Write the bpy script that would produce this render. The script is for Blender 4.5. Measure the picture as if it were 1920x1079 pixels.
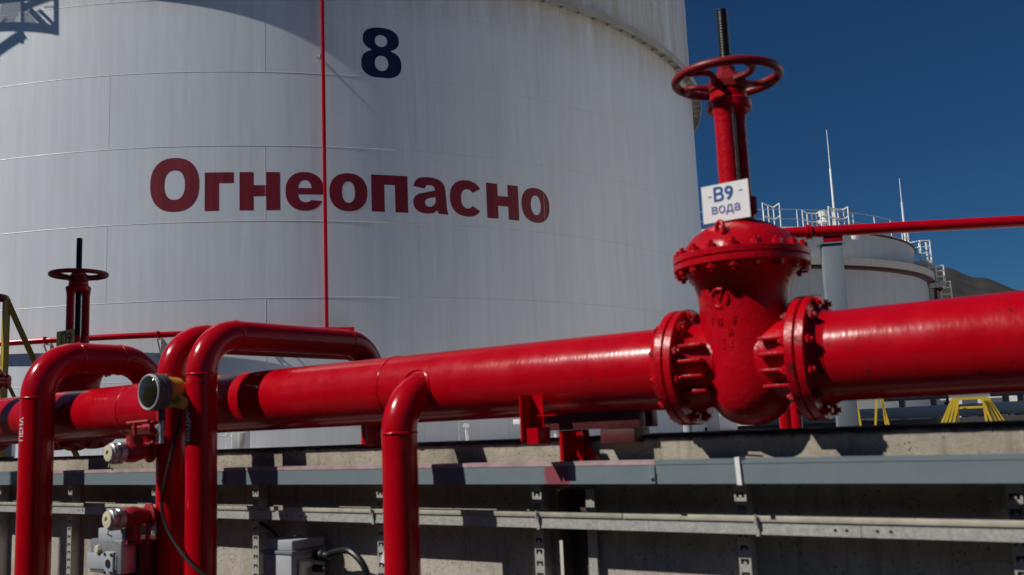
import bpy, bmesh, math, random
from mathutils import Vector, Matrix, noise
from mathutils.geometry import tessellate_polygon

R = math.radians
random.seed(7)
scene = bpy.context.scene
for o in list(bpy.data.objects):
    bpy.data.objects.remove(o)
COL = scene.collection

# ------------------------------------------------------------------ camera
EYE = Vector((0, 0, 1.6))
PITCH, ROLL, YAW = 0.146144106, -0.0427481498, math.pi/2 - 0.948068215
F_ = Vector((0, math.cos(PITCH), math.sin(PITCH)))
R_ = Vector((1, 0, 0))
U_ = Vector((0, -math.sin(PITCH), math.cos(PITCH)))
c_, s_ = math.cos(ROLL), math.sin(ROLL)
RR, UU = c_*R_ + s_*U_, -s_*R_ + c_*U_
rot = Matrix.Rotation(YAW, 3, 'Z')
RR, UU, FF = rot @ RR, rot @ UU, rot @ F_
M4 = Matrix(((RR.x, UU.x, -FF.x, EYE.x), (RR.y, UU.y, -FF.y, EYE.y), (RR.z, UU.z, -FF.z, EYE.z), (0, 0, 0, 1)))
cam_d = bpy.data.cameras.new('camera')
cam_d.sensor_width = 36
cam_d.lens = 1798.567/1920*36
cam_d.clip_start, cam_d.clip_end = 0.05, 6000
cam_d.dof.use_dof = True
cam_d.dof.focus_distance = 15
cam_d.dof.aperture_fstop = 3.2
cam = bpy.data.objects.new('camera', cam_d)
cam.matrix_world = M4
COL.objects.link(cam)
scene.camera = cam

# ------------------------------------------------------------------ sky, sun, exposure
SUN_EL, SUN_AZ = R(45), R(-124.4)          # azimuth of the direction towards the sun, from +X
SDIR = Vector((math.cos(SUN_EL)*math.cos(SUN_AZ), math.cos(SUN_EL)*math.sin(SUN_AZ), math.sin(SUN_EL)))
world = bpy.data.worlds.new('World')
scene.world = world
world.use_nodes = True
wn = world.node_tree
bg = wn.nodes['Background']
sky = wn.nodes.new('ShaderNodeTexSky')
sky.sky_type = 'NISHITA'
sky.sun_disc = False
sky.sun_elevation = SUN_EL
sky.sun_rotation = math.pi/2 - SUN_AZ
sky.altitude = 600
sky.air_density = 1.0
sky.dust_density = 0.2
sky.ozone_density = 3.0
tint = wn.nodes.new('ShaderNodeVectorMath'); tint.operation = 'MULTIPLY'
tint.inputs[1].default_value = (0.225, 0.535, 0.825)          # deep polarised blue of the whole sky
wn.links.new(sky.outputs[0], tint.inputs[0])
wn.links.new(tint.outputs[0], bg.inputs[0])
bg.inputs[1].default_value = 0.05
sun_d = bpy.data.lights.new('sun', 'SUN')
sun_d.energy = 4.9
sun_d.angle = R(0.53)
sun_d.color = (1.0, 0.95, 0.88)
sun = bpy.data.objects.new('sun', sun_d)
sun.rotation_euler = (-SDIR).to_track_quat('-Z', 'Y').to_euler()
sun.location = (-8, -12, 14)
COL.objects.link(sun)
scene.view_settings.view_transform = 'Standard'
scene.view_settings.look = 'None'
scene.view_settings.exposure = -0.28
scene.view_settings.gamma = 1
scene.view_settings.use_curve_mapping = False
scene.cycles.max_bounces = 8
scene.cycles.diffuse_bounces = 4

# ------------------------------------------------------------------ materials
def mat(name, col, rough=0.5, metal=0.0, var=0.12, scale=6.0, bump=0.0, bscale=60.0, coat=0.0, streak=False, bmul=None, chips=0,
        dirt=0.0, dirtcol=(0.05, 0.045, 0.04), dscale=3.0, spec=0.5, rvar=0.15):
    m = bpy.data.materials.new(name)
    m.use_nodes = True
    nt = m.node_tree
    n, l = nt.nodes, nt.links
    b = n['Principled BSDF']
    geo = n.new('ShaderNodeNewGeometry')
    src = geo.outputs['Position']
    if streak:
        mp = n.new('ShaderNodeVectorMath'); mp.operation = 'MULTIPLY'
        mp.inputs[1].default_value = (1, 1, 0.06)
        l.new(src, mp.inputs[0]); src = mp.outputs[0]
    t = n.new('ShaderNodeTexNoise')
    t.inputs['Scale'].default_value = scale
    t.inputs['Detail'].default_value = 6
    t.inputs['Roughness'].default_value = 0.65
    l.new(src, t.inputs['Vector'])
    r = n.new('ShaderNodeMapRange')
    r.inputs[1].default_value, r.inputs[2].default_value = 0.3, 0.7
    r.inputs[3].default_value, r.inputs[4].default_value = 1-var, 1+var
    l.new(t.outputs[0], r.inputs[0])
    mul = n.new('ShaderNodeVectorMath'); mul.operation = 'SCALE'
    mul.inputs[0].default_value = col
    l.new(r.outputs[0], mul.inputs['Scale'])
    colout = mul.outputs[0]
    if dirt > 0:
        t2 = n.new('ShaderNodeTexNoise')
        t2.inputs['Scale'].default_value = dscale
        t2.inputs['Detail'].default_value = 9
        t2.inputs['Roughness'].default_value = 0.72
        l.new(geo.outputs['Position'], t2.inputs['Vector'])
        r2 = n.new('ShaderNodeMapRange')
        r2.inputs[1].default_value, r2.inputs[2].default_value = 0.52, 0.72
        r2.inputs[3].default_value, r2.inputs[4].default_value = 0, dirt
        l.new(t2.outputs[0], r2.inputs[0])
        mx = n.new('ShaderNodeMix'); mx.data_type = 'RGBA'
        mx.inputs[7].default_value = (*dirtcol, 1)
        l.new(r2.outputs[0], mx.inputs[0]); l.new(colout, mx.inputs[6])
        colout = mx.outputs[2]
    if chips:
        t4 = n.new('ShaderNodeTexNoise'); t4.inputs['Scale'].default_value = 34; t4.inputs['Detail'].default_value = 8; t4.inputs['Roughness'].default_value = .6
        l.new(geo.outputs['Position'], t4.inputs['Vector'])
        t5 = n.new('ShaderNodeTexNoise'); t5.inputs['Scale'].default_value = 3.1
        l.new(geo.outputs['Position'], t5.inputs['Vector'])
        ad = n.new('ShaderNodeMath'); ad.operation = 'MULTIPLY_ADD'; ad.inputs[1].default_value = .35
        l.new(t5.outputs[0], ad.inputs[0]); l.new(t4.outputs[0], ad.inputs[2])
        r4 = n.new('ShaderNodeMapRange')
        for i, v in enumerate((.90-chips*.04, .92-chips*.04, 0, .85)): r4.inputs[i+1].default_value = v
        l.new(ad.outputs[0], r4.inputs[0])
        x4 = n.new('ShaderNodeMix'); x4.data_type = 'RGBA'; x4.inputs[7].default_value = (.06, .012, .010, 1)
        l.new(r4.outputs[0], x4.inputs[0]); l.new(colout, x4.inputs[6]); colout = x4.outputs[2]
    l.new(colout, b.inputs['Base Color'])
    rr = n.new('ShaderNodeMapRange')
    rr.inputs[1].default_value, rr.inputs[2].default_value = 0.3, 0.7
    rr.inputs[3].default_value, rr.inputs[4].default_value = max(0.02, rough-rvar*rough), min(1, rough+rvar*rough)
    l.new(t.outputs[0], rr.inputs[0]); l.new(rr.outputs[0], b.inputs['Roughness'])
    b.inputs['Metallic'].default_value = metal
    b.inputs['Specular IOR Level'].default_value = spec
    if coat:
        b.inputs['Coat Weight'].default_value = coat
        b.inputs['Coat Roughness'].default_value = 0.18
    if bump > 0:
        t3 = n.new('ShaderNodeTexNoise')
        t3.inputs['Scale'].default_value = bscale
        t3.inputs['Detail'].default_value = 4
        if bmul:
            mv = n.new('ShaderNodeVectorMath'); mv.operation = 'MULTIPLY'; mv.inputs[1].default_value = bmul
            l.new(geo.outputs['Position'], mv.inputs[0]); l.new(mv.outputs[0], t3.inputs['Vector'])
        else:
            l.new(geo.outputs['Position'], t3.inputs['Vector'])
        bp = n.new('ShaderNodeBump')
        bp.inputs['Strength'].default_value = 0.6
        bp.inputs['Distance'].default_value = bump
        l.new(t3.outputs[0], bp.inputs['Height']); l.new(bp.outputs[0], b.inputs['Normal'])
    m['b'] = 1
    return m

RED = (0.42, 0.0010, 0.0075)
M = {}
M['red'] = mat('red pipe paint', RED, 0.20, var=0.10, scale=9, bump=0.0014, bscale=42, dirt=0.16, dirtcol=(0.30, 0.02, 0.025), dscale=7, spec=0.3, chips=1, rvar=0.25)
M['redmain'] = mat('rolled red pipe paint', RED, 0.21, var=0.10, scale=9, bump=0.0010, bscale=30, bmul=(2.4, 0.8, 0.8), dirt=0.20, dirtcol=(0.28, 0.012, 0.02), dscale=6, rvar=0.3, spec=0.3, chips=1)
M['cast'] = mat('red paint on cast iron', (0.43, 0.0010, 0.0075), 0.28, var=0.10, scale=14, bump=0.0035, bscale=55, dirt=0.3, dirtcol=(0.20, 0.006, 0.010), dscale=11, spec=0.25, chips=1.6, rvar=0.25)
M['wheel'] = mat('dull worn red wheel paint', (0.20, 0.006, 0.009), 0.42, var=0.2, scale=25, bump=0.001, bscale=90, dirt=0.45, dirtcol=(0.07, 0.012, 0.01), dscale=18, spec=0.35)
M['redold'] = mat('weathered red paint', (0.33, 0.005, 0.010), 0.5, var=0.2, scale=20, bump=0.002, bscale=80, dirt=0.5, dirtcol=(0.08, 0.012, 0.01), dscale=15)
M['maroon'] = mat('dark red support paint', (0.075, 0.007, 0.008), 0.55, var=0.2, scale=20, dirt=0.3)
M['white'] = mat('white tank paint', (0.765, 0.80, 0.835), 0.40, var=0.055, scale=5.0, streak=True, dirt=0.10, dirtcol=(0.55, 0.54, 0.50), dscale=0.9, bump=0.004, bscale=1.4, rvar=0.1)
def weather(m):
    n, l = m.node_tree.nodes, m.node_tree.links
    b = n['Principled BSDF']; old = b.inputs['Base Color'].links[0].from_socket
    geo = n.new('ShaderNodeNewGeometry')
    def layer(old, scale, zs, lo, hi, amt, colr, grad=None):
        mp = n.new('ShaderNodeVectorMath'); mp.operation = 'MULTIPLY'; mp.inputs[1].default_value = (1, 1, zs)
        l.new(geo.outputs['Position'], mp.inputs[0])
        t = n.new('ShaderNodeTexNoise'); t.inputs['Scale'].default_value = scale; t.inputs['Detail'].default_value = 5; t.inputs['Roughness'].default_value = .7
        l.new(mp.outputs[0], t.inputs['Vector'])
        r = n.new('ShaderNodeMapRange')
        for i, v in enumerate((lo, hi, 0, amt)): r.inputs[i+1].default_value = v
        l.new(t.outputs[0], r.inputs[0]); f = r.outputs[0]
        if grad:
            sp_ = n.new('ShaderNodeSeparateXYZ'); l.new(geo.outputs['Position'], sp_.inputs[0])
            g = n.new('ShaderNodeMapRange')
            for i, v in enumerate((grad[0], grad[1], 0, 1)): g.inputs[i+1].default_value = v
            l.new(sp_.outputs[2], g.inputs[0])
            mm = n.new('ShaderNodeMath'); mm.operation = 'MULTIPLY'; l.new(f, mm.inputs[0]); l.new(g.outputs[0], mm.inputs[1]); f = mm.outputs[0]
        x = n.new('ShaderNodeMix'); x.data_type = 'RGBA'
        l.new(f, x.inputs[0]); l.new(old, x.inputs[6]); x.inputs[7].default_value = (*colr, 1)
        return x.outputs[2]
    old = layer(old, 11, 0.025, .5, .72, .17, (.47, .49, .51))
    old = layer(old, 1.1, 0.12, .48, .68, .20, (.60, .61, .62))
    old = layer(old, 30, 0.02, .60, .70, .12, (.40, .40, .41))
    old = layer(old, 3.0, 0.10, .30, .62, .75, (.44, .37, .27), (9.9, 11.1))
    l.new(old, b.inputs['Base Color'])
weather(M['white'])
M['weld'] = mat('white paint on weld', (0.66, 0.66, 0.66), 0.4, var=0.04)
M['whitemetal'] = mat('white railing paint', (0.78, 0.78, 0.77), 0.45, var=0.06, scale=12, dirt=0.2, dirtcol=(0.4, 0.33, 0.27))
M['cream'] = mat('aged white paint', (0.62, 0.59, 0.52), 0.55, var=0.1, dirt=0.3, dirtcol=(0.3, 0.25, 0.2))
M['letters'] = mat('dark red lettering paint', (0.21, 0.003, 0.012), 0.45, var=0.2, scale=6, streak=True, dirt=0.12, dirtcol=(0.30, 0.06, 0.06), dscale=14)
M['navy'] = mat('navy numeral paint', (0.006, 0.014, 0.050), 0.4, var=0.15, scale=5, streak=True)
M['grey'] = mat('blue grey steel paint', (0.19, 0.225, 0.25), 0.42, var=0.07, scale=7, dirt=0.2, dirtcol=(0.1, 0.11, 0.12), dscale=8)
M['greydark'] = mat('dark grey paint', (0.06, 0.065, 0.07), 0.45, var=0.1)
M['greylight'] = mat('pale grey metal paint', (0.36, 0.385, 0.41), 0.45, var=0.1, dirt=0.25, dirtcol=(0.2, 0.2, 0.2), dscale=12)
M['galv'] = mat('galvanized steel', (0.48, 0.48, 0.45), 0.5, metal=0.35, var=0.22, scale=70, dirt=0.25, dirtcol=(0.25, 0.24, 0.21), dscale=20)
M['alu'] = mat('cast aluminium', (0.42, 0.43, 0.44), 0.38, metal=0.7, var=0.12, scale=40)
M['duct'] = mat('weathered cream duct', (0.40, 0.385, 0.31), 0.6, var=0.2, scale=9, dirt=0.5, dirtcol=(0.2, 0.18, 0.14), dscale=11)
M['steel'] = mat('greased steel thread', (0.02, 0.019, 0.018), 0.33, metal=0.6, var=0.3, scale=60)
M['black'] = mat('black rubber', (0.010, 0.010, 0.011), 0.5, var=0.2)
M['yellow'] = mat('yellow rail paint', (0.42, 0.29, 0.012), 0.45, var=0.1, dirt=0.3, dirtcol=(0.25, 0.18, 0.03), dscale=12)
M['yellowsign'] = mat('yellow sign sheet', (0.66, 0.58, 0.03), 0.4, var=0.05)
M['signwhite'] = mat('white sign sheet', (0.80, 0.80, 0.80), 0.35, var=0.03, scale=20)
M['blue'] = mat('blue sign print', (0.002, 0.075, 0.29), 0.4, var=0.03)
M['violet'] = mat('faded violet blue print', (0.10, 0.12, 0.34), 0.4, var=0.15, scale=80)
M['blackprint'] = mat('black print', (0.012, 0.012, 0.012), 0.45)
M['stencil'] = mat('white stencil paint', (0.72, 0.66, 0.66), 0.5, var=0.2, scale=90)
M['brown'] = mat('brown rusty steel', (0.075, 0.045, 0.035), 0.6, var=0.25, scale=18)
M['bluepaint'] = mat('blue equipment paint', (0.02, 0.09, 0.30), 0.4)
M['hose'] = mat('black cable sheath', (0.012, 0.012, 0.013), 0.42)
M['ivory'] = mat('ivory plastic cap', (0.62, 0.55, 0.42), 0.45, var=0.12, scale=40)
M['gaugeyellow'] = mat('yellow cast housing', (0.50, 0.32, 0.035), 0.42, var=0.12, scale=30, bump=0.001, bscale=120)
M['roofgrey'] = mat('weathered roof paint', (0.5, 0.49, 0.47), 0.6, var=0.12, dirt=0.3, dirtcol=(0.25, 0.22, 0.2), dscale=0.6)
M['girder'] = mat('dusty underside paint', (0.40, 0.38, 0.34), 0.6, var=0.14, scale=3, dirt=0.4, dirtcol=(0.2, 0.16, 0.12), dscale=2)
M['asphalt'] = mat('dark gravelly ground', (0.02, 0.019, 0.018), 0.9, var=0.35, scale=3, bump=0.02, bscale=25)
M['bitumen'] = mat('dark weathered concrete', (0.035, 0.033, 0.031), 0.85, var=0.3, scale=8, bump=0.01, bscale=20)
M['yard'] = mat('pale gravel yard', (0.57, 0.53, 0.47), 0.9, var=0.2, scale=2.5, bump=0.03, bscale=18)

M['tank2'] = mat('grey white weathered tank paint', (0.56, 0.57, 0.58), 0.45, var=0.10, scale=2.2, streak=True, dirt=0.3, dirtcol=(0.38, 0.36, 0.33), dscale=0.5)
def glass_mat():
    m = bpy.data.materials.new('gauge glass'); m.use_nodes = True
    b = m.node_tree.nodes['Principled BSDF']
    b.inputs['Base Color'].default_value = (0.018, 0.017, 0.008, 1)
    b.inputs['Roughness'].default_value = 0.05
    return m
M['glass'] = glass_mat()

def concrete(name, base, pits=0.7, dark_top=None, lime=True):
    m = bpy.data.materials.new(name); m.use_nodes = True
    n, l = m.node_tree.nodes, m.node_tree.links
    b = n['Principled BSDF']; b.inputs['Roughness'].default_value = 0.9
    b.inputs['Specular IOR Level'].default_value = 0.25
    geo = n.new('ShaderNodeNewGeometry'); P = geo.outputs['Position']
    def nz(sc, det=6, ro=0.6):
        t = n.new('ShaderNodeTexNoise'); t.inputs['Scale'].default_value = sc
        t.inputs['Detail'].default_value = det; t.inputs['Roughness'].default_value = ro
        l.new(P, t.inputs['Vector']); return t.outputs[0]
    def rng(s, a, b_, c, d):
        r = n.new('ShaderNodeMapRange')
        for i, v in enumerate((a, b_, c, d)): r.inputs[i+1].default_value = v
        l.new(s, r.inputs[0]); return r.outputs[0]
    def mixc(f, a, bcol):
        x = n.new('ShaderNodeMix'); x.data_type = 'RGBA'
        l.new(f, x.inputs[0])
        if isinstance(a, tuple): x.inputs[6].default_value = (*a, 1)
        else: l.new(a, x.inputs[6])
        x.inputs[7].default_value = (*bcol, 1)
        return x.outputs[2]
    c = mixc(rng(nz(2.2, 8, 0.7), 0.38, 0.65, 0, 1), base, tuple(v*0.72 for v in base))
    c = mixc(rng(nz(14, 6, 0.7), 0.5, 0.75, 0, 0.7), c, tuple(v*0.5 for v in base))
    c = mixc(rng(nz(0.9, 9, 0.75), 0.47, 0.62, 0, 0.55), c, (base[0]*0.42, base[1]*0.38, base[2]*0.33))
    mp = n.new('ShaderNodeVectorMath'); mp.operation = 'MULTIPLY'; mp.inputs[1].default_value = (7, 7, .7)
    l.new(P, mp.inputs[0])
    td = n.new('ShaderNodeTexNoise'); td.inputs['Scale'].default_value = 1.6; td.inputs['Detail'].default_value = 6; td.inputs['Roughness'].default_value = .7
    l.new(mp.outputs[0], td.inputs['Vector'])
    c = mixc(rng(td.outputs[0], .54, .70, 0, .6), c, (base[0]*.3, base[1]*.27, base[2]*.23))
    wv = n.new('ShaderNodeVectorMath'); wv.operation = 'ADD'
    tw = n.new('ShaderNodeTexNoise'); tw.inputs['Scale'].default_value = 6; l.new(P, tw.inputs['Vector'])
    sw = n.new('ShaderNodeVectorMath'); sw.operation = 'SCALE'; sw.inputs['Scale'].default_value = .22; l.new(tw.outputs['Color'], sw.inputs[0])
    l.new(P, wv.inputs[0]); l.new(sw.outputs[0], wv.inputs[1])
    vc = n.new('ShaderNodeTexVoronoi'); vc.feature = 'DISTANCE_TO_EDGE'; vc.inputs['Scale'].default_value = 1.3
    l.new(wv.outputs[0], vc.inputs['Vector'])
    c = mixc(rng(vc.outputs['Distance'],   .0015, .005, .30, 0), c, (.04, .035, .03))
    vor = n.new('ShaderNodeTexVoronoi'); vor.inputs['Scale'].default_value = 55
    l.new(P, vor.inputs['Vector'])
    pit = rng(vor.outputs['Distance'], 0.10, 0.22, 1, 0)
    gate = rng(nz(9, 3, 0.5), 0.5, 0.6, 0, pits)
    mm = n.new('ShaderNodeMath'); mm.operation = 'MULTIPLY'
    l.new(pit, mm.inputs[0]); l.new(gate, mm.inputs[1])
    c = mixc(mm.outputs[0], c, (0.05, 0.043, 0.035))
    vor2 = n.new('ShaderNodeTexVoronoi'); vor2.inputs['Scale'].default_value = 19
    l.new(P, vor2.inputs['Vector'])
    c = mixc(rng(vor2.outputs['Distance'], 0.07, 0.13, pits*0.7, 0), c, (0.07, 0.06, 0.05))
    if dark_top is not None:      # ragged dark band reaching down from the top edge
        sep = n.new('ShaderNodeSeparateXYZ'); l.new(P, sep.inputs[0])
        ad = n.new('ShaderNodeMath'); ad.operation = 'MULTIPLY_ADD'
        l.new(nz(11, 8, 0.75), ad.inputs[0]); ad.inputs[1].default_value = 0.05; l.new(sep.outputs[2], ad.inputs[2])
        c = mixc(rng(ad.outputs[0], dark_top+0.006, dark_top+0.022, 0, 0.92), c, (0.022, 0.02, 0.018))
    l.new(c, b.inputs['Base Color'])
    bp = n.new('ShaderNodeBump'); bp.inputs['Distance'].default_value = 0.006; bp.inputs['Strength'].default_value = 0.8
    a2 = n.new('ShaderNodeMath'); a2.operation = 'SUBTRACT'
    l.new(nz(45, 8, 0.7), a2.inputs[0]); l.new(mm.outputs[0], a2.inputs[1])
    l.new(a2.outputs[0], bp.inputs['Height']); l.new(bp.outputs[0], b.inputs['Normal'])
    return m
M['conc'] = concrete('pitted concrete', (0.52, 0.475, 0.41), pits=1.0)
M['cap'] = concrete('weathered concrete coping', (0.46, 0.41, 0.33), pits=0.8, dark_top=1.543)

def tray_mat(stain):
    m = mat('grey tray paint' + (' with red overspray' if stain else ''), (0.17, 0.215, 0.235), 0.38, var=0.05, scale=9, dirt=0.15, dirtcol=(0.13, 0.15, 0.16), dscale=9)
    if stain:
        n, l = m.node_tree.nodes, m.node_tree.links
        b = n['Principled BSDF']
        old = b.inputs['Base Color'].links[0].from_socket
        geo = n.new('ShaderNodeNewGeometry'); sep = n.new('ShaderNodeSeparateXYZ')
        l.new(geo.outputs['Position'], sep.inputs[0])
        nz = n.new('ShaderNodeTexNoise'); nz.inputs['Scale'].default_value = 35; nz.inputs['Detail'].default_value = 5
        l.new(geo.outputs['Position'], nz.inputs['Vector'])
        ad = n.new('ShaderNodeMath'); ad.operation = 'MULTIPLY_ADD'
        l.new(nz.outputs[0], ad.inputs[0]); ad.inputs[1].default_value = 0.05; l.new(sep.outputs[0], ad.inputs[2])
        d = n.new('ShaderNodeMath'); d.operation = 'SUBTRACT'; l.new(ad.outputs[0], d.inputs[0]); d.inputs[1].default_value = stain+0.025
        a = n.new('ShaderNodeMath'); a.operation = 'ABSOLUTE'; l.new(d.outputs[0], a.inputs[0])
        r = n.new('ShaderNodeMapRange')
        for i, v in enumerate((0.05, 0.072, 0.8, 0)): r.inputs[i+1].default_value = v
        l.new(a.outputs[0], r.inputs[0])
        x = n.new('ShaderNodeMix'); x.data_type = 'RGBA'
        l.new(r.outputs[0], x.inputs[0]); l.new(old, x.inputs[6]); x.inputs[7].default_value = (0.30, 0.03, 0.05, 1)
        l.new(x.outputs[2], b.inputs['Base Color'])
    return m
M['tray'] = tray_mat(None)
M['traystain'] = tray_mat(-2.236)
M['traylip'] = mat('tray lid dusted with pink overspray', (0.42, 0.30, 0.30), 0.5, var=0.25, scale=14)

def hill_mat():
    m = mat('dry scrub hillside', (0.030, 0.026, 0.019), 0.95, var=0.4, scale=0.03, dirt=0.9, dirtcol=(0.010, 0.014, 0.007), dscale=0.06, bump=1.2, bscale=0.12)
    return m
M['hill'] = hill_mat()

# ------------------------------------------------------------------ mesh helpers
def box(bm, lo, hi, bev=0.0):
    x0, y0, z0 = lo; x1, y1, z1 = hi
    vs = [bm.verts.new(p) for p in ((x0,y0,z0),(x1,y0,z0),(x1,y1,z0),(x0,y1,z0),(x0,y0,z1),(x1,y0,z1),(x1,y1,z1),(x0,y1,z1))]
    fs = [bm.faces.new([vs[i] for i in q]) for q in ((0,3,2,1),(4,5,6,7),(0,1,5,4),(1,2,6,5),(2,3,7,6),(3,0,4,7))]
    if bev:
        es = list({e for f in fs for e in f.edges})
        bmesh.ops.bevel(bm, geom=es, offset=bev, segments=2, affect='EDGES', profile=0.5)
    return vs

def obox(bm, c, ax, ay, az, bev=0.0):
    """box at c with half-axis vectors"""
    c, ax, ay, az = map(Vector, (c, ax, ay, az))
    sg = ((-1,-1,-1),(1,-1,-1),(1,1,-1),(-1,1,-1),(-1,-1,1),(1,-1,1),(1,1,1),(-1,1,1))
    vs = [bm.verts.new(c + ax*a + ay*b + az*d) for a, b, d in sg]
    fs = [bm.faces.new([vs[i] for i in q]) for q in ((0,3,2,1),(4,5,6,7),(0,1,5,4),(1,2,6,5),(2,3,7,6),(3,0,4,7))]
    if bev:
        es = list({e for f in fs for e in f.edges})
        bmesh.ops.bevel(bm, geom=es, offset=bev, segments=2, affect='EDGES', profile=0.5)

def bar(bm, a, b, w, h=None, up=(0, 0, 1), bev=0.0):
    """rectangular bar from a to b"""
    a, b = Vector(a), Vector(b); d = b - a
    u = Vector(up)
    s = d.cross(u)
    if s.length < 1e-6: s = d.cross(Vector((1, 0, 0)))
    s.normalize(); t = s.cross(d).normalized()
    h = h or w
    obox(bm, (a+b)/2, d/2, s*w/2, t*h/2, bev)

def tube(bm, pts, r, seg=24, caps=True, closed=False):
    pts = [Vector(p) for p in pts]
    n = len(pts)
    rad = r if isinstance(r, (list, tuple)) else [r]*n
    tang = []
    for i in range(n):
        if closed: t = pts[(i+1) % n] - pts[i-1]
        elif i == 0: t = pts[1]-pts[0]
        elif i == n-1: t = pts[-1]-pts[-2]
        else: t = (pts[i+1]-pts[i]).normalized() + (pts[i]-pts[i-1]).normalized()
        tang.append(t.normalized())
    up = Vector((0, 0, 1)) if abs(tang[0].z) < 0.9 else Vector((1, 0, 0))
    nrm = (up - tang[0]*up.dot(tang[0])).normalized()
    rings = []
    for i in range(n):
        if i:
            ax = tang[i-1].cross(tang[i])
            if ax.length > 1e-8:
                nrm = Matrix.Rotation(tang[i-1].angle(tang[i]), 3, ax.normalized()) @ nrm
        bn = tang[i].cross(nrm)
        rings.append([bm.verts.new(pts[i] + (nrm*math.cos(2*math.pi*k/seg) + bn*math.sin(2*math.pi*k/seg))*rad[i]) for k in range(seg)])
    for i in range(n-1 if not closed else n):
        A, B = rings[i], rings[(i+1) % n]
        for k in range(seg):
            bm.faces.new((A[k], A[(k+1) % seg], B[(k+1) % seg], B[k]))
    if caps and not closed:
        bm.faces.new(list(reversed(rings[0]))); bm.faces.new(rings[-1])

def revolve(bm, prof, org=(0, 0, 0), axis=(0, 0, 1), seg=48, sx=1.0, sy=1.0):
    """profile list of (radius, height) along axis"""
    org = Vector(org); ax = Vector(axis).normalized()
    ref = Vector((1, 0, 0)) if abs(ax.x) < 0.9 else Vector((0, 1, 0))
    u = (ref - ax*ref.dot(ax)).normalized(); v = ax.cross(u)
    rings = []
    for r, h in prof:
        if r < 1e-6:
            rings.append([bm.verts.new(org + ax*h)])
        else:
            rings.append([bm.verts.new(org + ax*h + u*(r*sx*math.cos(2*math.pi*k/seg)) + v*(r*sy*math.sin(2*math.pi*k/seg))) for k in range(seg)])
    for A, B in zip(rings, rings[1:]):
        if len(A) == 1 and len(B) == 1: continue
        for k in range(seg):
            k2 = (k+1) % seg
            if len(A) == 1: bm.faces.new((A[0], B[k2], B[k]))
            elif len(B) == 1: bm.faces.new((A[k], A[k2], B[0]))
            else: bm.faces.new((A[k], A[k2], B[k2], B[k]))
    if len(rings[0]) > 1: bm.faces.new(list(reversed(rings[0])))
    if len(rings[-1]) > 1: bm.faces.new(rings[-1])

def disc(bm, org, axis, r, h, seg=48, bev=0.003):
    revolve(bm, [(r-bev, 0), (r, bev), (r, h-bev), (r-bev, h)], org, axis, seg)

def arcpts(a, b, c, n=12):
    """quarter bend from point a through corner b to c (equal legs)"""
    a, b, c = map(Vector, (a, b, c))
    o = a + (c - b)
    return [o + (a-o)*math.cos(t) + (c-o)*math.sin(t) for t in [math.pi/2*i/n for i in range(n+1)]]

def BM(): return bmesh.new()

def finish(name, bm, m, parent=None, loc=None, ang=32, smooth=True):
    if loc is None:
        loc = parent_loc.get(parent.name, Vector()) if parent else Vector()
    loc = Vector(loc)
    bm.transform(Matrix.Translation(-loc))
    bmesh.ops.recalc_face_normals(bm, faces=bm.faces[:])
    me = bpy.data.meshes.new(name)
    bm.to_mesh(me); bm.free()
    if smooth:
        me.shade_smooth()
        try: me.set_sharp_from_angle(angle=R(ang))
        except Exception: pass
    me.materials.append(M[m] if isinstance(m, str) else m)
    return link(name, me, parent, loc)

parent_loc = {}
def link(name, me, parent, loc):
    o = bpy.data.objects.new(name, me)
    COL.objects.link(o)
    if parent is not None:
        o.parent = parent
        parent_loc[o.name] = loc
    else:
        o.location = loc
        parent_loc[o.name] = loc
    return o

def tag(o, label, cat, group=None):
    o['label'] = label; o['category'] = cat
    if group: o['group'] = group
    return o
def struct(o, kind='structure'):
    o['kind'] = kind
    return o
def thing(name, label, cat, loc, group=None):
    o = bpy.data.objects.new(name, None)
    o.empty_display_size = 0.2
    COL.objects.link(o)
    o.location = loc
    parent_loc[o.name] = Vector(loc)
    return tag(o, label, cat, group)
def copy_tree(o, parent=None):
    c = o.copy(); COL.objects.link(c)
    if parent is not None:
        c.parent = parent
    for ch in o.children: copy_tree(ch, c)
    return c

def pol(az, d, z):
    a = R(az)
    return Vector((d*math.sin(a), d*math.cos(a), z))

def text_mesh(body, size, off=0.0, extrude=0.0004, align='LEFT', res=4):
    cu = bpy.data.curves.new('t', 'FONT')
    cu.body = body; cu.size = size; cu.offset = off; cu.extrude = extrude; cu.align_x = align
    cu.resolution_u = res
    o = bpy.data.objects.new('t', cu); COL.objects.link(o)
    bpy.context.view_layer.update()
    me = bpy.data.meshes.new_from_object(o)
    bm = bmesh.new(); bm.from_mesh(me)
    bpy.data.objects.remove(o); bpy.data.curves.remove(cu); bpy.data.meshes.remove(me)
    return bm

# ================================================================== GROUND, HILL
bm = BM()
bmesh.ops.create_grid(bm, x_segments=60, y_segments=40, size=1)
for v in bm.verts:
    v.co = Vector((v.co.x*300, -146.2+v.co.y*150, 0))
struct(finish('ground', bm, 'asphalt'))
bm = BM()
bmesh.ops.create_grid(bm, x_segments=60, y_segments=60, size=1)
for v in bm.verts:
    v.co = Vector((v.co.x*2500, 1253.8+v.co.y*1250, 1.0))
struct(finish('tank_yard', bm, 'yard'))

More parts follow.
